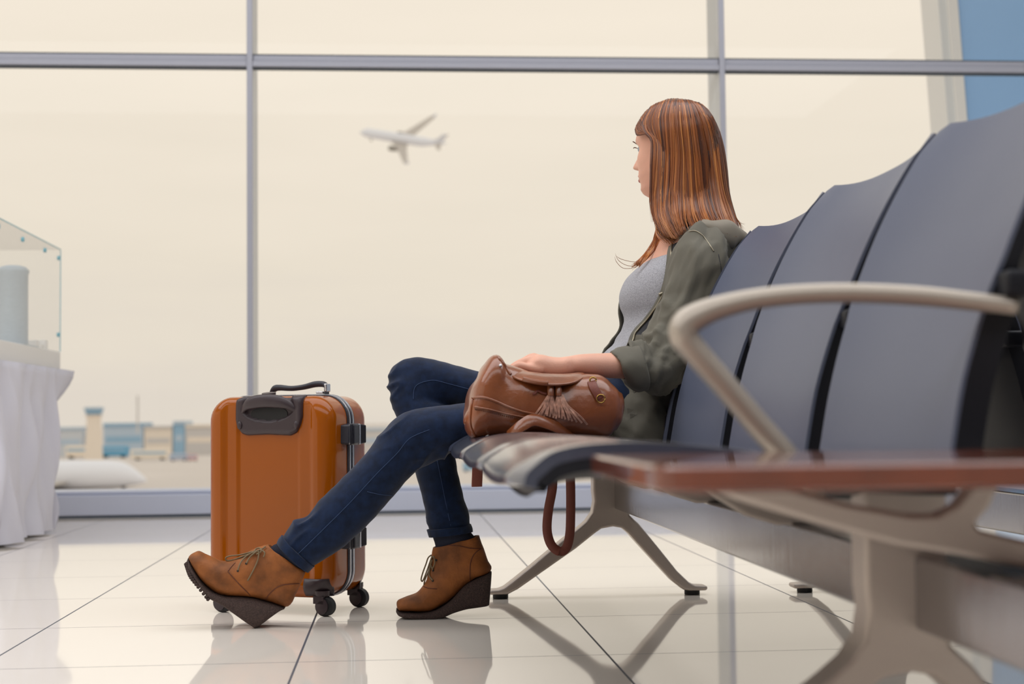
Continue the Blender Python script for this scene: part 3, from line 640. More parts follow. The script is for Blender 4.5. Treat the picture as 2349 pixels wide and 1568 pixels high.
BOOTL = [(42, 306, 48, 318, .012), (52, 286, 66, 345, .028), (78, 270, 105, 412, .036), (120, 266, 155, 484, .041), (195, 300, 222, 541, .043), (270, 326, 305, 571, .042), (340, 322, 425, 577, .040), (420, 286, 520, 592, .037), (500, 242, 640, 624, .036), (560, 224, 745, 650, .036), (588, 216, 815, 535, .036), (602, 213, 872, 402, .038)]
BOOTR = [(1513, 640, 1516, 662, .012), (1522, 612, 1530, 679, .028), (1550, 592, 1560, 684, .036), (1600, 575, 1612, 685, .041), (1660, 552, 1695, 685, .043), (1702, 506, 1785, 667, .042), (1727, 460, 1905, 588, .039), (1742, 400, 2045, 463, .037), (1755, 332, 2184, 396, .036), (1765, 272, 2152, 305, .036), (1771, 234, 2098, 146, .038)]
def bsec(S, Y): return [z4(a, b) + z4(c, d) + (Y, r) for a, b, c, d, r in S]
YL, YR = 3.372, 3.474
parts.append(loft(pair_rings(shrink(bsec(BOOTL, YL), .82, .8), 18, 3))); parts.append(loft(pair_rings(shrink(bsec(BOOTR, YR), .82, .8), 18, 3)))
parts.append(loft(pair_rings(shrink([z4(610, 215) + z4(850, 420) + (YL, .034), (640, 1243, 704, 1307, 3.365, .038)], .8, .9), 18, 2))); parts.append(loft(pair_rings(shrink([z4(1785, 240) + z4(2090, 150) + (YR, .034), (988, 1229, 1081, 1217, YR, .038)], .8, .9), 18, 2)))
body = mk('body', *remesh(join(*parts), .0031, 3, .5), MT['skin'], she)
for s in (-1, 1):
    mk('eye', *blob(hd_(.0676, s * .031, .001), .0112, .0112, .0112, 14, 10), MT['eye'], she)
    mk('eyelashes', *tube([hd_(.0865, s * .020, .006), hd_(.0895, s * .030, .008), hd_(.0855, s * .042, .005), hd_(.082, s * .047, .002)], [.0006, .0012, .0010, .0004], 6, 4), MT['brow'], she)
    mk('eyebrow', *tube([hd_(.094, s * .016, .019), hd_(.094, s * .030, .023), hd_(.086, s * .045, .020)], [.0010, .0013, .0006], 6, 4), MT['brow'], she)
mk('lips', *join(tube([hd_(.083, -.022, -.0655), hd_(.0935, -.009, -.0605), hd_(.0945, 0, -.0615), hd_(.0935, .009, -.0605), hd_(.083, .022, -.0655)], [.001, .003, .0034, .003, .001], 8, 4), tube([hd_(.083, -.021, -.067), hd_(.0925, -.009, -.072), hd_(.0945, 0, -.073), hd_(.0925, .009, -.072), hd_(.083, .021, -.067)], [.001, .0032, .0036, .0032, .001], 8, 4)), MT['lip'], she)

# --- jeans
def ridge(c, sx, sy, sz, off=0):
    return 1 - 2 * abs(noise.noise(Vector((c.x * sx + off, c.y * sy, c.z * sz)))) ** .75
def denim_folds(c, n):
    d = .0014 * fold(c, 40, 10, 40)
    for (x, y, Y), r, k in (((905, 1000, 3.385), .085, .6), ((980, 1040, 3.39), .085, 1.0), ((668, 1215, 3.365), .075, 1.0), ((720, 1180, 3.37), .05, .7), ((1030, 1195, 3.48), .075, 1.0), ((905, 880, 3.59), .08, .7), ((1060, 1000, 3.40), .07, .5)):
        q = (c - at(x, y, Y)).length
        if q < r: d += k * .0095 * sm(1, .35, q / r) * ridge(Vector((c.x * .75 + c.z * .66, c.y, c.z * .75 - c.x * .66)), 14, 7, 46, x * .01) if y != 1195 else .006 * sm(1, .35, q / r) * ridge(c, 10, 7, 44, 2)
    return d
pelvis = loft(pair_rings([(1390, 868, 1400, 985, YP, .16), (1460, 850, 1470, 992, YP, .18), (1530, 850, 1540, 990, YP, .17), (1570, 880, 1575, 970, YP, .12)], 30, 4, .8, True, True))
jv = remesh(join(loft(pair_rings(LEGL, 30, 4)), loft(pair_rings(LEGR, 30, 4)), pelvis), .0045, 4)
jeans = mk('jeans', *displace(jv, denim_folds), MT['denim'], she)
jb = BVHTree.FromPolygons(*[jv[0], jv[1]])
def on_jeans(px, py, lift=.001, back=False):
    d = (M @ _c(px, py)).normalized(); h = jb.ray_cast(EYE, d); return h[0] - d * lift if h[0] else None
def cuff(S, name):
    R = pair_rings(S, 30, 3); mk(name, *displace(loft(R, False, False), lambda c, n: .0012 * fold(c, 60, 30, 60)), MT['denim'], jeans, solid=.005)
cuff([(637, 1246, 705, 1311, 3.365, .0465), (641, 1237, 712, 1304, 3.365, .048), (648, 1228, 720, 1297, 3.365, .0495)], 'hem'); cuff([(986, 1231, 1082, 1219, 3.475, .047), (984, 1223, 1081, 1211, 3.477, .0485), (981, 1214, 1078, 1202, 3.478, .0495)], 'hem')
for px in ([(672, 1281), (740, 1215), (805, 1150), (865, 1085), (910, 1040), (940, 1005), (985, 985)], [(1003, 1056), (1012, 1100), (1022, 1150), (1034, 1205)], [(948, 915), (951, 890), (965, 878), (995, 872), (1030, 880), (1075, 892)], [(842, 1127), (875, 1134), (905, 1136)]):
    q = [p for p in (on_jeans(x, y, .0012) for x, y in cr(px, 8)) if p]
    if len(q) > 3: mk('seam_thread', *tube(q, .0007, 5), MT['thread'], jeans)

# --- socks and boots
mk('sock', *loft(pair_rings([z4(612, 240) + z4(850, 430) + (YL, .034), z4(640, 215) + z4(868, 398) + (YL, .037), (640, 1243, 704, 1305, 3.366, .041), (655, 1224, 725, 1292, 3.366, .043)], 26, 3)), MT['sock'], she)
mk('sock', *loft(pair_rings([z4(1790, 260) + z4(2080, 190) + (YR, .034), z4(1788, 215) + z4(2062, 150) + (YR, .037), (992, 1229, 1079, 1217, 3.475, .040), (984, 1205, 1074, 1190, 3.478, .042)], 26, 3)), MT['sock'], she)
def boot(S, SOLE, Y, seams, laces, eyelets, label):
    R = pair_rings(bsec(S, Y), 36, 5, .9)
    # hollow collar: turn the last ring inwards
    c = sum(R[-1], Vector()) / len(R[-1]); c2 = sum(R[-6], Vector()) / len(R[-6])
    R += [[p + (c - p) * .045 for p in R[-1]], [p + (c2 - c) * .35 + (c - p) * .10 for p in R[-1]]]
    VF = displace(loft(R, True, False), lambda q, n: .0016 * fold(q, 26, 18, 34) + .0016 * ridge(q, 40, 22, 60, 2) * (.5 + fold(q, 12, 9, 12)) + .0006 * fold(q, 70, 40, 80))
    b_ = mk('boot', *VF, MT['nubuck'], she, label=label); bv = BVHTree.FromPolygons(VF[0], VF[1])
    def on(x, y, lift=.001):
        px, py = z4(x, y); d = (M @ _c(px, py)).normalized(); h = bv.ray_cast(EYE, d); return h[0] - d * lift if h[0] else at(px, py, Y - .004)
    RS = pair_rings([z4(a, b) + z4(c_, d) + (Y, r) for a, b, c_, d, r in SOLE], 32, 5, .45)
    mk('sole', *loft(RS), MT['sole'], b_, angle=50)
    if Y == YL:
        cl_ = []
        for x, y in cr([(34, 340), (50, 380), (76, 428), (128, 494), (196, 580)], 4):
            p = at(*z4(x - 3, y + 3), Y); wd = .028 + .016 * sm(340, 440, y); cl_.append(tube([p - Vector((0, wd, 0)), p + Vector((0, wd, 0))], .0042, 6))
        mk('tread', *join(*cl_), MT['sole'], b_)
    for s in seams: mk('seam', *tube([on(*p, .0006) for p in cr(s, 6)], .0011, 6), MT['stitch'], b_)
    for k, l in enumerate(laces):
        mk('lace', *tube([on(x, y, lf) for x, y, lf in cr(l, 6)], .0017, 7), MT['lace'], b_)
    for e_ in eyelets: mk('eyelet', *disc(on(*e_, .0008), (0, -1, 0), .0026, .0025, 12), MT['rubber'], b_)
    return b_
boot(BOOTL, [(44, 300, 32, 328, .018), (62, 338, 44, 372, .033), (100, 404, 76, 428, .040), (152, 480, 128, 494, .044), (222, 538, 196, 580, .044), (305, 569, 285, 632, .043), (370, 574, 375, 698, .041), (425, 577, 445, 750, .039), (480, 584, 500, 786, .037), (520, 592, 518, 797, .036), (575, 608, 565, 768, .035), (640, 626, 625, 722, .033), (700, 648, 690, 676, .028), (724, 656, 720, 664, .018)], YL,
     [[(580, 605), (610, 565), (650, 525), (700, 500), (760, 492), (824, 488)], [(318, 400), (350, 440), (400, 495), (450, 545), (475, 572)], [(318, 400), (345, 365), (370, 340)]],
     [[(585, 225, .006), (545, 250, .007), (480, 265, .007), (400, 285, .007), (335, 292, .010), (303, 305, .012), (312, 325, .010), (360, 318, .006), (430, 292, .006), (500, 268, .007), (540, 258, .008)],
      [(450, 345, .003), (470, 305, .006), (510, 268, .008), (545, 248, .010), (578, 268, .008), (570, 300, .006)],
      [(388, 395, .003), (405, 345, .006), (440, 300, .006), (500, 262, .008)], [(538, 262, .012), (530, 320, .006), (500, 390, .004), (457, 468, .004)], [(500, 268, .006), (520, 240, .010), (548, 238, .012), (552, 262, .010), (520, 280, .008)]],
     [(388, 397), (448, 345)], 'boot with toe raised, resting on its heel')
boot(BOOTR, [(1514, 662, 1510, 685, .018), (1540, 682, 1530, 708, .036), (1600, 685, 1590, 724, .043), (1695, 685, 1690, 727, .045), (1785, 667, 1790, 728, .044), (1850, 632, 1850, 716, .042), (1910, 585, 1915, 690, .040), (1990, 497, 2000, 666, .038), (2060, 455, 2070, 656, .036), (2130, 424, 2140, 646, .034), (2172, 405, 2162, 640, .028), (2186, 400, 2168, 637, .018)], YR,
     [[(2036, 472), (2034, 400), (2040, 330), (2068, 275), (2115, 240)], [(1880, 215), (1960, 222), (2040, 238), (2106, 240)], [(1706, 508), (1740, 520), (1800, 525)]],
     [[(1762, 285, .008), (1738, 305, .010), (1722, 350, .014), (1700, 410, .016), (1688, 458, .014), (1700, 468, .012), (1728, 400, .010), (1752, 330, .008), (1765, 295, .008)],
      [(1772, 392, .003), (1758, 360, .006), (1756, 320, .008), (1775, 295, .010), (1785, 340, .008), (1770, 380, .006)], [(1770, 465, .003), (1745, 430, .006), (1750, 380, .007), (1765, 320, .008)], [(1758, 330, .010), (1740, 400, .010), (1715, 460, .008), (1708, 495, .006)]],
     [(1772, 395), (1770, 467), (1795, 322)], 'boot standing on its toe with the heel lifted')

# --- grey shirt
SH = [(1476, 604, 1672, 566, YP, .170), (1455, 622, 1670, 592, YP, .173), (1436, 642, 1664, 615, YP, .173), (1424, 672, 1652, 650, YP, .171), (1425, 700, 1638, 690, YP, .165), (1435, 730, 1622, 730, YP, .158), (1424, 765, 1602, 765, YP, .155), (1402, 797, 1588, 812, YP, .160), (1382, 822, 1578, 850, YP, .165), (1390, 880, 1565, 895, YP, .170), (1400, 930, 1550, 945, YP, .17)]
mk('shirt', *displace(loft(pair_rings(SH, 44, 5), False, False), lambda c, n: .002 * fold(c, 30, 20, 12) + .005 * fold(c, 16, 10, 60) * sm(.74, .60, c.z)), MT['jersey'], she, solid=.003)

# --- jacket: open shell, sleeves with rolled cuffs, hood, zip
JK = [(1545, 550, 1655, 522, .105, 1548), (1515, 572, 1676, 540, .150, 1527), (1478, 598, 1692, 562, .178, 1511), (1446, 630, 1688, 592, .186, 1502), (1424, 672, 1668, 640, .187, 1492), (1420, 705, 1648, 690, .182, 1480), (1426, 740, 1630, 735, .176, 1462), (1412, 775, 1612, 772, .174, 1440), (1392, 806, 1600, 815, .178, 1424), (1380, 850, 1585, 870, .186, 1402), (1376, 900, 1570, 925, .196, 1392), (1374, 955, 1552, 980, .204, 1384), (1372, 1002, 1538, 1018, .206, 1378)]
rows = []; edge_pts = []
for a, b_, c_, d, ry, xe in cr(JK, 5):
    A, B = at(a, b_, YP), at(c_, d, YP); cen, half = (A + B) / 2, (B - A) / 2
    th0 = math.acos(max(-1, min(1, ((a + c_) / 2 - xe) / ((c_ - a) / 2)))); th1 = 2 * pi - min(.62, th0 * .8)
    r = []
    for j in range(61):
        th = th0 + (th1 - th0) * j / 60; k = 1 + .05 * sm(4.6, 5.6, th)
        p = cen - half * cos(th) * k + Vector((0, -ry * sin(th), 0)); r.append(p)
    rows.append(r); edge_pts.append(r[0])
def ridge(c, sx, sy, sz, off=0):
    return 1 - 2 * abs(noise.noise(Vector((c.x * sx + off, c.y * sy, c.z * sz)))) ** .75
def cloth_folds(c, n):
    d = .004 * fold(c, 12, 9, 7) + .006 * ridge(Vector((c.x - .6 * c.z, c.y, c.z * .4)), 20, 12, 14)
    low = sm(.72, .55, c.z); u = Vector((c.x * 1.0 + c.z * .75, c.y, c.z * .3)); d += low * (.014 * fold(u, 13, 13, 9) + .013 * ridge(u, 22, 12, 7, 3) + .005 * ridge(u, 44, 20, 12, 6)); return d
jl = loft(rows, closed=False); nj = len(rows[0]) - 1
jx_ = [1 if 1 <= (i % nj) < 7 and (i // nj) < 36 else 0 for i in range(len(jl[1]))]
jd = displace(jl, cloth_folds)
jacket = mk('jacket', *jd, MT['olive'], she, solid=.004, mats=[MT['olive'], MT['facing']], midx=jx_)
edge_pts = [jd[0][i * (nj + 1) + 1] for i in range(len(rows))]
SL = [(1582, 528, 1662, 572, 3.335, .060), (1556, 570, 1668, 618, 3.318, .068), (1536, 630, 1660, 660, 3.305, .068), (1518, 690, 1640, 715, 3.298, .066), (1500, 745, 1612, 775, 3.29, .064), (1484, 785, 1580, 835, 3.275, .064), (1470, 798, 1545, 880, 3.255, .062), (1455, 795, 1495, 888, 3.235, .060), (1440, 798, 1462, 890, 3.222, .057)]
def sleeve_folds(c, n):
    e_ = at(1520, 820, 3.27); q = max(0, 1 - (c - e_).length / .19)
    u = Vector((c.x * .9 - c.z * .42, c.y, c.x * .42 + c.z * .9))           # across and along the upper arm
    d = .010 * ridge(u, 24, 16, 4.5, 2) + .006 * ridge(u, 52, 24, 9, 8) * sm(.93, .84, c.z) + .004 * fold(u, 16, 10, 7)
    v = Vector((c.x * .8 + c.z * .6, c.y, c.z * .8 - c.x * .6)); d += q * (.015 * ridge(v, 12, 9, 34, 7) + .006 * fold(v, 18, 12, 22) + .006 * ridge(v, 26, 16, 60, 4)); return d - .003
slv = mk('sleeve', *displace(loft(pair_rings(SL, 56, 9, 1, True, False), True, False), sleeve_folds), MT['olive'], jacket, solid=.003)
CF = [(1462, 792, 1484, 893, 3.224, .058), (1442, 795, 1468, 897, 3.214, .060), (1420, 799, 1455, 893, 3.204, .057), (1402, 804, 1440, 880, 3.196, .051), (1404, 808, 1436, 872, 3.196, .044), (1424, 806, 1440, 872, 3.21, .043)]
mk('rolled_cuff', *displace(loft(pair_rings(CF, 36, 4), False, False), lambda c, n: .004 * fold(c, 26, 20, 26) + .003 * ridge(c, 30, 20, 14, 1)), MT['olive'], slv, solid=.003)
SR = [(1582, 540, 1655, 585, 3.665, .058), (1545, 640, 1640, 670, 3.70, .062), (1525, 740, 1610, 765, 3.705, .058), (1495, 815, 1570, 875, 3.69, .055), (1450, 836, 1470, 912, 3.645, .05), (1405, 850, 1415, 922, 3.595, .045)]
mk('sleeve', *displace(loft(pair_rings(SR, 32, 5, 1, True, False), True, False), sleeve_folds), MT['olive'], jacket)
HDS = [(1556, 536, 1566, 552, 3.40, .030), (1582, 520, 1598, 536, 3.385, .042), (1610, 510, 1626, 556, 3.385, .060), (1640, 506, 1648, 577, 3.40, .070), (1668, 512, 1672, 576, 3.43, .080), (1692, 540, 1692, 568, 3.47, .080), (1696, 552, 1695, 566, 3.52, .05)]
hood = mk('hood', *displace(loft(pair_rings(HDS, 32, 6, .8, True, True)), lambda c, n: .006 * fold(c, 26, 12, 16) + .006 * ridge(Vector((c.x + c.z, c.y, c.z)), 18, 12, 8, 5)), MT['hood'], jacket)
hoodm = [BVHTree.FromPolygons([v.co + origin(o) for v in o.data.vertices], [tuple(p.vertices) for p in o.data.polygons]) for o in (hood, slv, jacket)]
def on_coat(px, py, lift=.003):
    d = (M @ _c(px, py)).normalized(); hs_ = [h[0] for h in (q.ray_cast(EYE, d) for q in hoodm) if h[0]]
    return min(hs_, key=lambda v: (v - EYE).length) - d * lift if hs_ else at(px, py, 3.33)
mk('hood_zip', *tube([on_coat(x, y) for x, y in cr([(1578, 531), (1594, 529), (1610, 538), (1624, 555), (1638, 577)], 6)], .0013, 7), MT['zip'], hood)
mk('shoulder_seam', *tube([on_coat(x, y, .001) for x, y in cr([(1648, 583), (1654, 620), (1652, 660), (1640, 700)], 6)], .0014, 6), MT['facing'], slv)
mk('front_zip', *tube([p + Vector((-.0015, -.004, 0)) for p in edge_pts[2:46]], .0026, 7), MT['zip'], jacket)
mk('pocket_zip_pull', *ribbon([at(1658, 603, 3.29), at(1662, 612, 3.285), at(1667, 622, 3.285)], (1, .3, 0), .005, .002), MT['zip'], jacket)
mk('drawcord_toggle', *disc(on_coat(1516, 674, .006), (1, 0, .4), .004, .010, 12), MT['zip'], jacket)

# --- long hair: thin locks from the parting down over head and shoulders
hm = bpy.data.materials.new('auburn_hair'); hm.use_nodes = True; t = hm.node_tree; b = t.nodes['Principled BSDF']
at_ = N(t, 'ShaderNodeAttribute'); at_.attribute_name = 'lock'; rp = N(t, 'ShaderNodeValToRGB'); t.links.new(at_.outputs['Fac'], rp.inputs[0])
for i, (p, c) in enumerate(((0, (64, 38, 34)), (.35, (112, 64, 40)), (.68, (172, 102, 54)), (1, (226, 156, 92)))):
    el = rp.color_ramp.elements[i] if i < 2 else rp.color_ramp.elements.new(p); el.position = p; el.color = srgb(*c)
t.links.new(rp.outputs[0], b.inputs['Base Color']); b.inputs['Roughness'].default_value = .34; b.inputs['Specular IOR Level'].default_value = .5
b.inputs['Anisotropic'].default_value = .6
YH = 3.53
GU = [  # (share front to back, [(px, py, depth offset)])
 (0.00, [(1490, 262, -.015), (1474, 282, -.040), (1478, 303, -.060), (1493, 318, -.074), (1495, 350, -.084), (1494, 400, -.087), (1492, 450, -.090), (1500, 495, -.095), (1512, 535, -.110)]),
 (0.12, [(1510, 249, -.012), (1492, 275, -.045), (1496, 302, -.066), (1507, 325, -.078), (1508, 365, -.085), (1504, 420, -.088), (1502, 470, -.092), (1512, 515, -.120), (1532, 550, -.170)]),
 (0.28, [(1532, 237, -.010), (1520, 270, -.055), (1522, 310, -.078), (1524, 350, -.086), (1522, 400, -.090), (1519, 450, -.093), (1522, 495, -.115), (1538, 532, -.160), (1556, 553, -.205)]),
 (0.45, [(1556, 229, -.008), (1556, 262, -.058), (1560, 310, -.084), (1563, 360, -.090), (1562, 420, -.094), (1562, 470, -.115), (1566, 505, -.165), (1574, 534, -.222)]),
 (0.62, [(1575, 226, -.006), (1588, 262, -.052), (1597, 310, -.080), (1603, 365, -.086), (1608, 425, -.090), (1618, 475, -.115), (1632, 508, -.170), (1648, 534, -.226)]),
 (0.78, [(1588, 227, -.004), (1614, 265, -.038), (1630, 315, -.060), (1638, 370, -.066), (1646, 430, -.070), (1658, 480, -.095), (1676, 522, -.150), (1692, 550, -.205)]),
 (0.90, [(1596, 228, -.002), (1630, 272, -.016), (1648, 325, -.028), (1658, 385, -.034), (1664, 440, -.036), (1674, 488, -.040), (1690, 530, -.090), (1700, 558, -.120)]),
 (1.00, [(1600, 229, .004), (1636, 276, .006), (1654, 330, .008), (1664, 390, .008), (1669, 445, .008), (1680, 495, .004), (1695, 535, -.004), (1703, 560, -.010)])]
def guide(u):
    for (u0, a), (u1, b_) in zip(GU, GU[1:]):
        if u <= u1:
            k = (u - u0) / (u1 - u0); A, B = cr(a, 3), cr(b_, 3); n_ = 24
            pick = lambda L, s: [L[min(int(s * (len(L) - 1)), len(L) - 2)][d] + (L[min(int(s * (len(L) - 1)), len(L) - 2) + 1][d] - L[min(int(s * (len(L) - 1)), len(L) - 2)][d]) * (s * (len(L) - 1) - min(int(s * (len(L) - 1)), len(L) - 2)) for d in range(3)]
            return [[x + (y - x) * k for x, y in zip(pick(A, i / (n_ - 1)), pick(B, i / (n_ - 1)))] for i in range(n_)]
    return guide(1.0)
# head form that the locks lie on
hull = []
for i in range(40):
    z = -.20 + .3183 * i / 39; z_ = max(min(z * .95 if z > 0 else z, .1126), -.06); r = []
    for j in range(56):
        th = 2 * pi * j / 56; c_, s_ = cos(th), sin(th)
        k_ = sm(-.06, -.20, z)
        f = (lerp(z_, front) + .006) * sgn(c_, .85) if c_ > 0 else (max(lerp(z_, rear), .088 if z < 0 else 0) + .014) * c_
        q = hd_(f, (max(lerp(z_, side), .068 if z < 0 else 0) + .011 + .012 * k_) * sgn(s_, .95), z); r.append(q)
    hull.append(r)
hullVF = loft(hull); hbv = BVHTree.FromPolygons(*hullVF)
_sil = {}
def sil(x):
    k = int(x)
    if k not in _sil:
        y = 330.0
        while y > 205 and hbv.ray_cast(EYE, (M @ _c(k, y)).normalized())[0] is not None: y -= 1.0
        _sil[k] = y + 2.5
    return _sil[k]
def lie(p, lift, mirror):
    """bring a point of a lock out to the head form, on the side facing the seats or the far side"""
    d = (p - EYE).normalized(); h = hbv.ray_cast(EYE, d)
    if h[0] is None: return p
    if not mirror:
        return h[0] - d * lift if (p - EYE).length > (h[0] - EYE).length - lift else p
    o2 = h[0]
    h2 = hbv.ray_cast(h[0] + d * .002, d)
    if h2[0] is not None: o2 = h2[0]
    return o2 + d * lift if (p - EYE).length < (o2 - EYE).length + lift else p
HV, HF, HA = [], [], []
def lock(pts, r, tone, n=5):
    m_ = len(pts); rad = [r * (.55 + .45 * sm(0, .12, i / (m_ - 1))) * (1 - .80 * sm(.72, 1, i / (m_ - 1))) for i in range(m_)]
    v, f = tube(pts, rad, n); k = len(HV); HV.extend(v); HF.extend(tuple(i + k for i in q) for q in f); HA.extend([tone] * len(v))
rnd = random.Random(11)
def add_locks(count, u0, u1, inset, mirror=False, rmin=.0005, rmax=.0017, dark=0):
    for i in range(count):
        u = u0 + (u1 - u0) * rnd.random(); G = guide(u); w1, w2 = rnd.gauss(0, 1), rnd.gauss(0, 1); ph = rnd.random() * 6; cut = 1 - .26 * rnd.random() ** 1.6; wv_ = 1.6 * rnd.random()
        lf_ = .4 + 1.2 * rnd.random(); amp = 2.2 + 2.5 * rnd.random(); dep = inset * rnd.random(); m_ = max(14, int(24 * cut)); P = []
        for j in range(m_):
            x, y, o = G[j]; s = j / 23
            if j < 4: y += (sil(x) - y) * (1 - j / 4) ** 2
            dx = w1 * 2.4 * s + amp * .5 * sin(ph + s * 5) * s + w2 * 8 * max(0, s - .70) + wv_ * sin(ph * 2 + s * 9) * s + 2.5 * noise.noise(Vector((u * 9, s * 3.5, 6))) * s * 3
            o2 = o * (1 - dep) if not mirror else -o * (1 - dep) * 1.0 + .01
            P.append(lie(at(x + dx, y + (2 if j else 0) * w2 * .3, YH + o2), max(.0005, .006 - dep * .012) * lf_, mirror))
        clump = .5 + .5 * noise.noise(Vector((u * 16, 3.1, 0))) + .55 * noise.noise(Vector((u * 47, 9.2, 1)))
        lock(P, rmin + (rmax - rmin) * rnd.random(), max(0, min(1, .66 * clump + .50 * rnd.random() - .01 - dark)))
# hair combed back from the forehead over the temple
for i in range(420):
    k = rnd.random(); j1, j2 = rnd.gauss(0, 1), rnd.gauss(0, 1); L = rnd.random()
    x0 = 1456 + 98 * k; y0 = sil(x0)
    px = [(x0, y0), (x0 + 6 + 6 * k, y0 + 12 + 6 * L + 8 * k), (1484 + 26 * k, 303 - 14 * k + 6 * L), (1494 + 14 * k, 318 - 4 * k + 6 * L), (1499 + 10 * k + j1, 340 + 8 * L), (1500 + 10 * k + j1, 372 + 10 * L)]
    lock([lie(at(x, y, YH - .01), .003 + .004 * L, False) for x, y in cr(px, 4)], .0006 + .0009 * rnd.random(), max(0, min(1, .15 + .35 * k * rnd.random() + .5 * rnd.random())))
for i in range(90):
    k = rnd.random(); x0, y0 = 1467 + 90 * k, 293 - 62 * k ** .62; L = rnd.random()
    lock([lie(at(x, y, YH + o), .002 + .003 * L, True) for x, y, o in ((x0 + 2, y0 + 4, .02), (x0, y0 + 2, .035), (x0 - 1, y0 + 10, .05), (x0 + 4, y0 + 26, .06))], .0018, .3 + .3 * L)
add_locks(1250, 0, 1, .04); add_locks(420, 0, 1, .16, dark=.15, rmax=.0036); add_locks(160, .25, 1, .55, dark=.30, rmax=.006); add_locks(260, .15, 1, .10, True, rmax=.0040); add_locks(120, .3, 1, .5, True, rmax=.006)
# a lock falling forward over the chest, strands at the neck, fly-away hairs
for i in range(60):
    j1, j2 = rnd.gauss(0, 1), rnd.gauss(0, 1); k = rnd.random()
    px = [(1506 + 6 * k, 470, -.088), (1510 + 8 * k + j1 * 2, 510, -.085), (1504 + 8 * k + j1 * 3, 545, -.08), (1488 + 8 * k + j2 * 3, 575, -.085), (1470 + 6 * k + j1 * 2, 596 + j2 * 2, -.11), (1447 + 22 * k, 612 + 3 * j1 - 6 * k, -.12)]
    lock([at(x, y, YH + o) for x, y, o in cr(px, 4)], .0010 + .0012 * rnd.random(), .45 + .5 * rnd.random())
for i in range(44):
    k = rnd.random(); j1, j2 = rnd.gauss(0, 1), rnd.gauss(0, 1)
    px = [(1498 + 20 * k, 430, -.087), (1494 + 18 * k + j1, 470, -.09), (1502 + 14 * k + j1 * 2, 505, -.10), (1520 + 8 * j2, 535, -.12), (1540 + 9 * j2, 556 + 4 * j1, -.15)]
    lock([at(x, y, YH + o) for x, y, o in cr(px, 4)], .0009 + .0012 * rnd.random(), .4 + .55 * rnd.random())
for px in ([(1470, 604), (1452, 610), (1434, 607), (1418, 596), (1411, 580)], [(1474, 600), (1450, 600), (1425, 594), (1412, 586)], [(1468, 607), (1448, 615), (1428, 614), (1414, 600), (1410, 588)]):
    lock([at(x, y, YH - .11) for x, y in cr(px, 4)], .0006, .5)
for i in range(14):
    s = rnd.random(); px = [(1655 + 8 * s, 400 + 40 * s), (1668 + 8 * s, 440 + 40 * s), (1684 + 12 * s, 490 + 20 * s), (1700 + 14 * rnd.random(), 510 + 40 * rnd.random())]
    lock([at(x, y, YH - .03) for x, y in cr(px, 4)], .0004, .6)
hair = mk('hair', HV, HF, hm, she)
a_ = hair.data.attributes.new('lock', 'FLOAT', 'POINT')
if len(hair.data.vertices) == len(HA): a_.data.foreach_set('value', HA)
# scalp hair under the locks: the head form, open where the face is
cut_ = [q for q in hullVF[1] if not any((hullVF[0][i] - HO).dot(FW) > (-.012 if (hullVF[0][i] - HO).z < .045 else .075 - ((hullVF[0][i] - HO).z - .045) * 0) for i in q) or all((hullVF[0][i] - HO).z > .062 for i in q)]
cut_ = [q for q in cut_ if len(q) == 4 and all((hullVF[0][i] - HO).z > -.13 for i in q) or (len(q) > 4 and (hullVF[0][q[0]] - HO).z > 0)]
sv = [HO + (v - HO) * .985 for v in hullVF[0]]
sc_ = mk('scalp_hair', sv, cut_, hm, hair)

# ---------------------------------------------------------------- draped table with a glass showcase, left
tx0, tx1, ty0, ty1, tzt = -2.75, -1.462, 5.55, 6.87, .702
tt = thing('draped_table', (-2.1, 6.2, 0), 'table covered to the floor by a loose white cloth, under the glass showcase', 'table')
V, Fc = box(tx0 + .06, tx1 - .10, ty0 + .06, ty1 - .30, .0, tzt - .012); mk('table_box', V, Fc, MT['plinth'], tt, smooth=False)
def perim(k, inset):
    """point number k (0..1) round the table, corners rounded, far corner drawn in by inset"""
    pts = [(tx1, ty0), (tx1, ty1), (tx0, ty1), (tx0, ty0)]; q = (k % 1) * 4; i = int(q); f = q - i
    a, b_ = Vector(pts[i]), Vector(pts[(i + 1) % 4]); return a.lerp(b_, f)
rows = []; nP = 360
for i in range(22):
    q = i / 21; z = tzt - (tzt - .012) * q; r = []
    for j in range(nP):
        k = j / nP; p = perim(k, 0); c_ = Vector(((tx0 + tx1) / 2, (ty0 + ty1) / 2)); d = p - c_
        side_ = Vector((1, 0)) if k < .25 else Vector((0, 1)) if k < .5 else Vector((-1, 0)) if k < .75 else Vector((0, -1))
        amp = .048 * q ** .6 + .006
        wv = sin(k * 150 + 1.8 * q + 3 * noise.noise(Vector((k * 18, q * 1.2, 0)))) * .6 + noise.noise(Vector((k * 60 - q * 2.2, q * .8, 4))) * .9 + noise.noise(Vector((k * 26 + q * 2.4, q * .7, 9))) * .8
        far = sm(.16, .25, k) * sm(.36, .27, k); pull = far * (.10 * sm(0, .5, q) + .16 * sm(0, .35, q))
        p2 = p + side_ * (amp * wv - .015 * q) - Vector((.25, .95)) * pull * 1.25
        r.append(Vector((p2.x, p2.y, z + .006 * sin(k * 90) * q * (1 if i < 21 else 0))))
    rows.append(r)
top = [[Vector(((tx0 + tx1) / 2 + (p.x - (tx0 + tx1) / 2) * s, (ty0 + ty1) / 2 + (p.y - (ty0 + ty1) / 2) * s, tzt + .002)) for p in rows[0]] for s in (.02, .5, .97)]
cl = mk('cloth', *loft(top + rows, True, False), MT['cloth'], tt)
cx1, cy0, cy1 = -1.502, 5.65, 6.76
shc = thing('showcase', (-2.1, 6.2, .705), 'glass showcase on a white plinth, standing on the white draped table', 'display case')
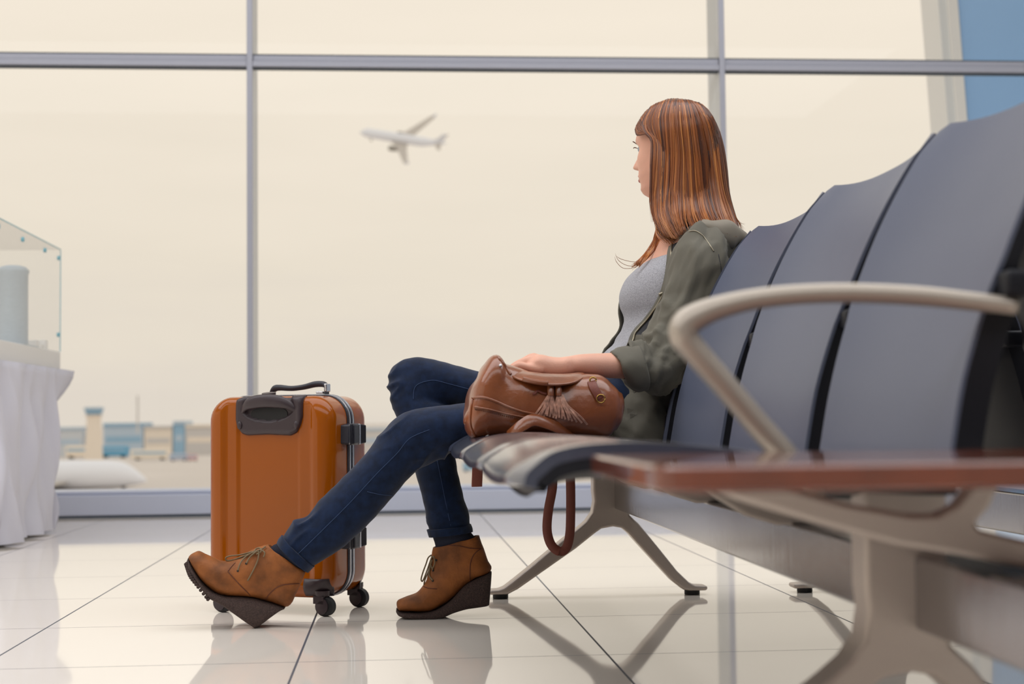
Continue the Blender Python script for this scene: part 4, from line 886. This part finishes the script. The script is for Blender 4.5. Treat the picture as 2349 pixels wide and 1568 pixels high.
mk('plinth', *box(-2.62, cx1, cy0, cy1, .706, .785), MT['plinth'], shc, smooth=False, bevel=.004)
zt = 1.245
for nm, bx in (('pane', box(cx1 - .006, cx1, cy0, cy1, .7855, zt)), ('pane', box(-2.62, -2.614, cy0, cy1, .7855, zt)), ('pane', box(-2.613, cx1 - .007, cy0, cy0 + .006, .7855, zt)), ('pane', box(-2.613, cx1 - .007, cy1 - .006, cy1, .7855, zt)), ('lid', box(-2.62, cx1, cy0, cy1, zt + .001, zt + .007))):
    mk(nm, *bx, MT['case'], shc, smooth=False)
mk('glass_edge', *join(box(cx1 - .0125, cx1 + .0008, cy0 - .001, cy0 + .006, .786, zt + .007), box(cx1 - .004, cx1 + .0008, cy0, cy1, zt + .002, zt + .006), box(-2.62, cx1, cy0 - .001, cy0 + .001, .93, .934), box(-2.62, cx1, cy0 - .001, cy0 + .002, zt + .001, zt + .006), box(cx1 - .003, cx1 + .0008, cy1 - .003, cy1 + .0008, .786, zt)), MT['case_edge'], shc, smooth=False)
for yy, zz in ((cy0 + .05, zt - .03), (cy0 + .42, zt - .035), (cy0 + .80, zt - .035), (cy1 - .05, zt - .04), (cy1 - .05, .86), (cy0 + .03, .935)):
    mk('fixing', *disc((cx1 + .002, yy, zz), (1, 0, 0), .010, .010, 14), MT['case_edge'], shc, angle=40)
tw = thing('tower_model', (-1.58, 6.25, .786), 'pale grey round tower model inside the glass showcase', 'model')
V = []
prof = [(.0, .060), (.30, .060), (.305, .064), (.318, .064), (.322, .058), (.330, .052), (.336, .03)]
mk('tower_body', *loft([[Vector((-1.583 + r * (1 + (.035 if (j % 4 == 0 and .01 < r < .061 and z < .3) else 0)) * cos(2 * pi * j / 64), 6.25 + r * sin(2 * pi * j / 64), .786 + z)) for j in range(64)] for z, r in prof]), MT['model'], tw, angle=40)
mk('base_slab', *box(-1.66, -1.508, 6.12, 6.38, .7855, .790), MT['model'], tw, smooth=False)
for k, (a, b_, h) in enumerate(((6.44, .03, .035), (6.52, .04, .022), (6.60, .03, .045))):
    tag(mk('block_model', *box(-1.585, -1.53, a, a + b_ * 1.4, .786, .786 + h), MT['white'], smooth=False, bevel=.002), ('small white block model beside the round tower model', 'lowest white block model, middle one behind the round tower model', 'tallest white block model, farthest from the round tower model')[k], 'model', 'block models in the showcase')

# ---------------------------------------------------------------- outside
GZ = -5.2
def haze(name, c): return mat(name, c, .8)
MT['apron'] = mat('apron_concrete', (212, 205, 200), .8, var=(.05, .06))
tag(mk('apron', *box(-1500, 1500, 9.5, 3000, GZ - 1, GZ), MT['apron'], smooth=False), kind='structure')
# wing of the terminal to the right: leaning glass wall with a pale edge post
MT['blue'] = mat('blue_tinted_glazing', (166, 206, 250), .25, spec=.4)
MT['post'] = mat('pale_post', (250, 246, 240), .6); MT['post2'] = mat('pale_post_grey', (234, 234, 232), .6)  # two-tone edge post, the second white slightly greyer
YQ = 9.0
wing = thing('glazed_wing', (at(2200, 300, YQ).x, YQ, 0), 'leaning blue glazed wing with a pale edge post, beyond the window at upper right', 'building')
def slab(pix, d, m_, name, off=0):
    P = [at(x, y, YQ + off) for x, y in pix]; n_ = len(P); V = P + [p + Vector((0, d, 0)) for p in P]
    return mk(name, V, [tuple(range(n_)), tuple(range(2 * n_ - 1, n_ - 1, -1))] + [(j, (j + 1) % n_, (j + 1) % n_ + n_, j + n_) for j in range(n_)], m_, wing, smooth=False)
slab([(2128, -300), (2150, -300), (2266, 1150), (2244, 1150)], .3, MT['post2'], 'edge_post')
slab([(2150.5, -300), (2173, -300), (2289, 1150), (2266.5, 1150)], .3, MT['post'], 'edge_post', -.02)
slab([(2174, -300), (3400, -300), (3400, 1150), (2290, 1150)], .2, MT['blue'], 'glazing', .02)
# far buildings, tower and vehicles on the apron
def far_box(x0, x1, yt, yb, Y, name, c, label, cat, group=None, depth=10, roof=None):
    """building whose foot stands on the apron at depth Y"""
    a, b_ = at(x0, yb, Y), at(x1, yt, Y)
    r = thing(name, ((a.x + b_.x) / 2, Y, GZ), label, cat, group)
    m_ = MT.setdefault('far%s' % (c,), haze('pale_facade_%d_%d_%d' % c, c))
    top = b_.z
    mk('wall', *box(a.x, b_.x, Y, Y + depth, GZ, top), m_, r, smooth=False)
    if roof:
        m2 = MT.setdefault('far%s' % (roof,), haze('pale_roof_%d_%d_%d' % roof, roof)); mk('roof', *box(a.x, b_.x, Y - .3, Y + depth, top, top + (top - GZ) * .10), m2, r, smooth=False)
        mk('window_band', *box(a.x + .4, b_.x - .4, Y - .05, Y, GZ + (top - GZ) * .45, GZ + (top - GZ) * .65), m2, r, smooth=False)
    return r
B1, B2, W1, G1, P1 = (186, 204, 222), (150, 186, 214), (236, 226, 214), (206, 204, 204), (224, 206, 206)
G = 'terminal buildings across the apron'
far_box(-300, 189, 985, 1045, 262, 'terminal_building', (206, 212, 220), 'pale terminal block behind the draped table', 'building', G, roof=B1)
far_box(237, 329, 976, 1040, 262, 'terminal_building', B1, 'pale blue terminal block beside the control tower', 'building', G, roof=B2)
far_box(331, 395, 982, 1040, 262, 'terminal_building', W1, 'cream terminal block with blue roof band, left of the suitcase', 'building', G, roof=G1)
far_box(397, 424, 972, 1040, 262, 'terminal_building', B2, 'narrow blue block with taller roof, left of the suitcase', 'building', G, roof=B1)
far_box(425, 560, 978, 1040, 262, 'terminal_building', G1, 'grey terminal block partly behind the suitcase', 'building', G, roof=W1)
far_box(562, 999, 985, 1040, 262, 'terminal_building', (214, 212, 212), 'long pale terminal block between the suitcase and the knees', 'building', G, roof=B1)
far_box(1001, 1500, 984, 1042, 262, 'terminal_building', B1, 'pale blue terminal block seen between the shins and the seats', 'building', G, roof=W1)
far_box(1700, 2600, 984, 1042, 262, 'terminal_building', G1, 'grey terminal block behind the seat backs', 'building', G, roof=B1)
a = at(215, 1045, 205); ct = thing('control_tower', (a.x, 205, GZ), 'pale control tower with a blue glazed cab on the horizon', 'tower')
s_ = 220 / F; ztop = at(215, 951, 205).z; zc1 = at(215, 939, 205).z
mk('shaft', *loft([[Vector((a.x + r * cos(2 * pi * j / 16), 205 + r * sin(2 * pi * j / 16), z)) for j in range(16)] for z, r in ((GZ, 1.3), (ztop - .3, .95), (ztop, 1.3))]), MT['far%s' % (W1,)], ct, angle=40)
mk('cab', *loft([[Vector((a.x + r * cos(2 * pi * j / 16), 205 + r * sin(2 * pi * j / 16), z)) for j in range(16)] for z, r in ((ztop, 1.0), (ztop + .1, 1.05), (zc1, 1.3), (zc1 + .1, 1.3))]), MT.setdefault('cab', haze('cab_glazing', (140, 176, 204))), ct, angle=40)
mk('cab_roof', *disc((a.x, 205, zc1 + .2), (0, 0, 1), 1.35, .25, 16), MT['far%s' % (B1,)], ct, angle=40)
mk('mast', *disc((at(313, 960, 235).x, 236, at(313, 950, 235).z), (0, 0, 1), .16, 6.0, 8), MT['far%s' % (G1,)], ct, angle=40)
def vehicle(x0, x1, yt, yb, c, name, label, cat, group=None):
    p = on_floor((x0 + x1) / 2, yb, GZ); Y = p.y; a, b_ = at(x0, yb, Y), at(x1, yt, Y); h = b_.z - GZ; L = b_.x - a.x; w_ = min(2.6, L * .5)
    r = thing(name, (p.x, Y, GZ), label, cat, group)
    m_ = MT.setdefault('veh%s' % (c,), mat('vehicle_paint_%d_%d_%d' % c, c, .4)); mk('vehicle_body', *box(a.x, b_.x, Y, Y + w_, GZ + h * .16, GZ + h), m_, r, smooth=False, bevel=h * .08)
    mk('window_strip', *box(a.x + L * .06, b_.x - L * .06, Y - .03, Y + .02, GZ + h * .58, GZ + h * .80), MT['far%s' % (B2,)], r, smooth=False)
    for xx in (a.x + L * .18, b_.x - L * .18):
        for yy in (Y + .15, Y + w_ - .15): mk('wheel', *disc((xx, yy, GZ + h * .14), (0, 1, 0), h * .14, .3, 14), MT['rubber'], r, angle=40)
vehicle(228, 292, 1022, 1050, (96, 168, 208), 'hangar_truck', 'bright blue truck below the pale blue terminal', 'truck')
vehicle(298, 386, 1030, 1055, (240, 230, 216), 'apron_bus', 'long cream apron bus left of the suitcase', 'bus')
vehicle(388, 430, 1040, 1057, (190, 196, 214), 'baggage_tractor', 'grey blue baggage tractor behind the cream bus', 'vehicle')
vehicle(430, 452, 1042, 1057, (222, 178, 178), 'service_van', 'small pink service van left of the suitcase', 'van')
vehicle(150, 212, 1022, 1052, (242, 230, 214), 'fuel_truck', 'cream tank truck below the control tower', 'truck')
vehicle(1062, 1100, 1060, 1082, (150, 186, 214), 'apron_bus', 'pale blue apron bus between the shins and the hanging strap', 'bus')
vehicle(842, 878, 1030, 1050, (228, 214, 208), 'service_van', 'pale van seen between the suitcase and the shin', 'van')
# parked airliner nose, only its roof in view above the sill
def airliner(root, X, scale, m_, gear=True):
    """fuselage along -x (nose), wings along y, up z; X maps local metres to the place"""
    fus = [(-18.6, .05, -.35), (-18.2, .55, -.3), (-17.3, 1.1, -.2), (-15.8, 1.65, -.05), (-13.5, 1.95, 0), (6, 1.98, 0), (10, 1.7, .25), (14, 1.05, .7), (17.5, .45, 1.1), (18.8, .15, 1.25)]
    mk('fuselage', *loft([[X(Vector((x, r * cos(2 * pi * j / 24), z + r * sin(2 * pi * j / 24)))) for j in range(24)] for x, r, z in cr(fus, 4)]), m_, root)
    def plate(pts, th, name, par=root, mm=None):
        P = [Vector(p) for p in pts]; V = [X(p + Vector((0, 0, th / 2))) for p in P] + [X(p - Vector((0, 0, th / 2))) for p in P]; n_ = len(P)
        return mk(name, V, [tuple(range(n_)), tuple(range(2 * n_ - 1, n_ - 1, -1))] + [(j, (j + 1) % n_, (j + 1) % n_ + n_, j + n_) for j in range(n_)], mm or m_, par, smooth=False)
    for s in (-1, 1):
        wg = plate([(-4.5, s * 1.6, -1.0), (2.6, s * 1.6, -1.0), (3.6, s * 6, -.6), (8.2, s * 18.6, .8), (6.4, s * 18.8, .85), (-.9, s * 6, -.55)], .34, 'wing', mm=MT['wingm'])
        plate([(6.4, s * 18.8, .85), (8.2, s * 18.8, .85), (9.0, s * 19.1, 2.2), (8.2, s * 19.1, 2.2)], .2, 'winglet', wg)
        mk('engine', *loft([[X(Vector((x, s * 5.7 + r * cos(2 * pi * j / 18), -1.75 + r * sin(2 * pi * j / 18)))) for j in range(18)] for x, r in ((-4.2, .9), (-3.9, 1.08), (-2.4, 1.12), (-.6, .8), (.4, .5))]), MT['enginem'], wg)
        plate([(13.6, s * .6, .9), (16.6, s * .5, 1.1), (17.8, s * 6.2, 1.5), (16.6, s * 6.2, 1.5)], .2, 'tailplane', mm=MT['wingm'])
        if gear: mk('main_gear', *join(disc(X(Vector((1.2, s * 3.6, -2.4))), X(Vector((0, 0, 1))) - X(Vector((0, 0, 0))), .16 * scale, 1.7 * scale, 8), disc(X(Vector((1.2, s * 3.6, -3.1))), X(Vector((0, 1, 0))) - X(Vector((0, 0, 0))), .55 * scale, .9 * scale, 12)), MT['enginem'], root, angle=40)
    P = [Vector(p) for p in ((12.2, 0, 1.6), (17.4, 0, 1.5), (18.8, 0, 5.4), (17.2, 0, 5.4), (14.6, 0, 2.6))]; V = [X(p + Vector((0, .15, 0))) for p in P] + [X(p - Vector((0, .15, 0))) for p in P]
    mk('tail_fin', V, [(0, 1, 2, 3, 4), (9, 8, 7, 6, 5)] + [(j, (j + 1) % 5, (j + 1) % 5 + 5, j + 5) for j in range(5)], m_, root, smooth=False)
    if gear: mk('nose_gear', *join(disc(X(Vector((-13.8, 0, -2.5))), X(Vector((0, 0, 1))) - X(Vector((0, 0, 0))), .13 * scale, 1.6 * scale, 8), disc(X(Vector((-13.8, 0, -3.2))), X(Vector((0, 1, 0))) - X(Vector((0, 0, 0))), .42 * scale, .5 * scale, 12)), MT['enginem'], root, angle=40)
MT['wingm'] = mat('wing_grey', (196, 190, 184), .45); MT['enginem'] = mat('engine_grey', (150, 146, 140), .4); MT['jet'] = mat('airliner_white', (236, 240, 250), .4)
D = 600.0; c0 = at(924, 318, D)
nx = Vector((-.945, .24, .20)).normalized(); sy_ = Vector((.27, .70, .66)); sy_ = (sy_ - nx * sy_.dot(nx)).normalized(); uz = nx.cross(sy_) * -1
if uz.z < 0: uz = -uz
jet = thing('airliner', c0, 'white airliner climbing in the cream sky beyond the window', 'airplane')
airliner(jet, lambda v: c0 + (nx * -v.x + sy_ * v.y + uz * v.z) * 1.0, 1.0, MT['jet'])
# a parked jet whose fuselage shows above the sill
q0 = on_floor(250, 1122, GZ); pj = thing('private_jet', (q0.x - 4, q0.y, GZ), 'white parked jet nose just above the window sill, right of the draped table', 'airplane')
px0 = at(330, 1115, q0.y); r_ = (at(200, 1056, q0.y).z - GZ) / 2.15
fus = [(0, .04, .55), (-.25, .22, .62), (-.8, .48, .78), (-1.6, .78, .98), (-2.6, .98, 1.08), (-4.5, 1.05, 1.1), (-9, 1.05, 1.1), (-12, .7, 1.25), (-14, .2, 1.5)]
mk('fuselage', *loft([[Vector((px0.x + x * .95, q0.y + 1.5 + r * r_ * cos(2 * pi * j / 20), GZ + (z + r * sin(2 * pi * j / 20)) * r_)) for j in range(20)] for x, r, z in cr(fus, 3)]), MT['jet'], pj)
mk('wing', *box(px0.x - 9.5, px0.x - 6.6, q0.y - 4.5, q0.y + 7.5, GZ + .55, GZ + .72), MT['wingm'], pj, smooth=False)
mk('tail_fin', *box(px0.x - 13.4, px0.x - 11.6, q0.y + 1.4, q0.y + 1.6, GZ + 1.4, GZ + 3.6), MT['jet'], pj, smooth=False)
for dx, dy in ((-2.0, 0), (-8, -1.2), (-8, 1.2)): mk('wheel', *disc((px0.x + dx, q0.y + 1.5 + dy, GZ + .22), (0, 1, 0), .22, .2, 14), MT['rubber'], pj, angle=40)
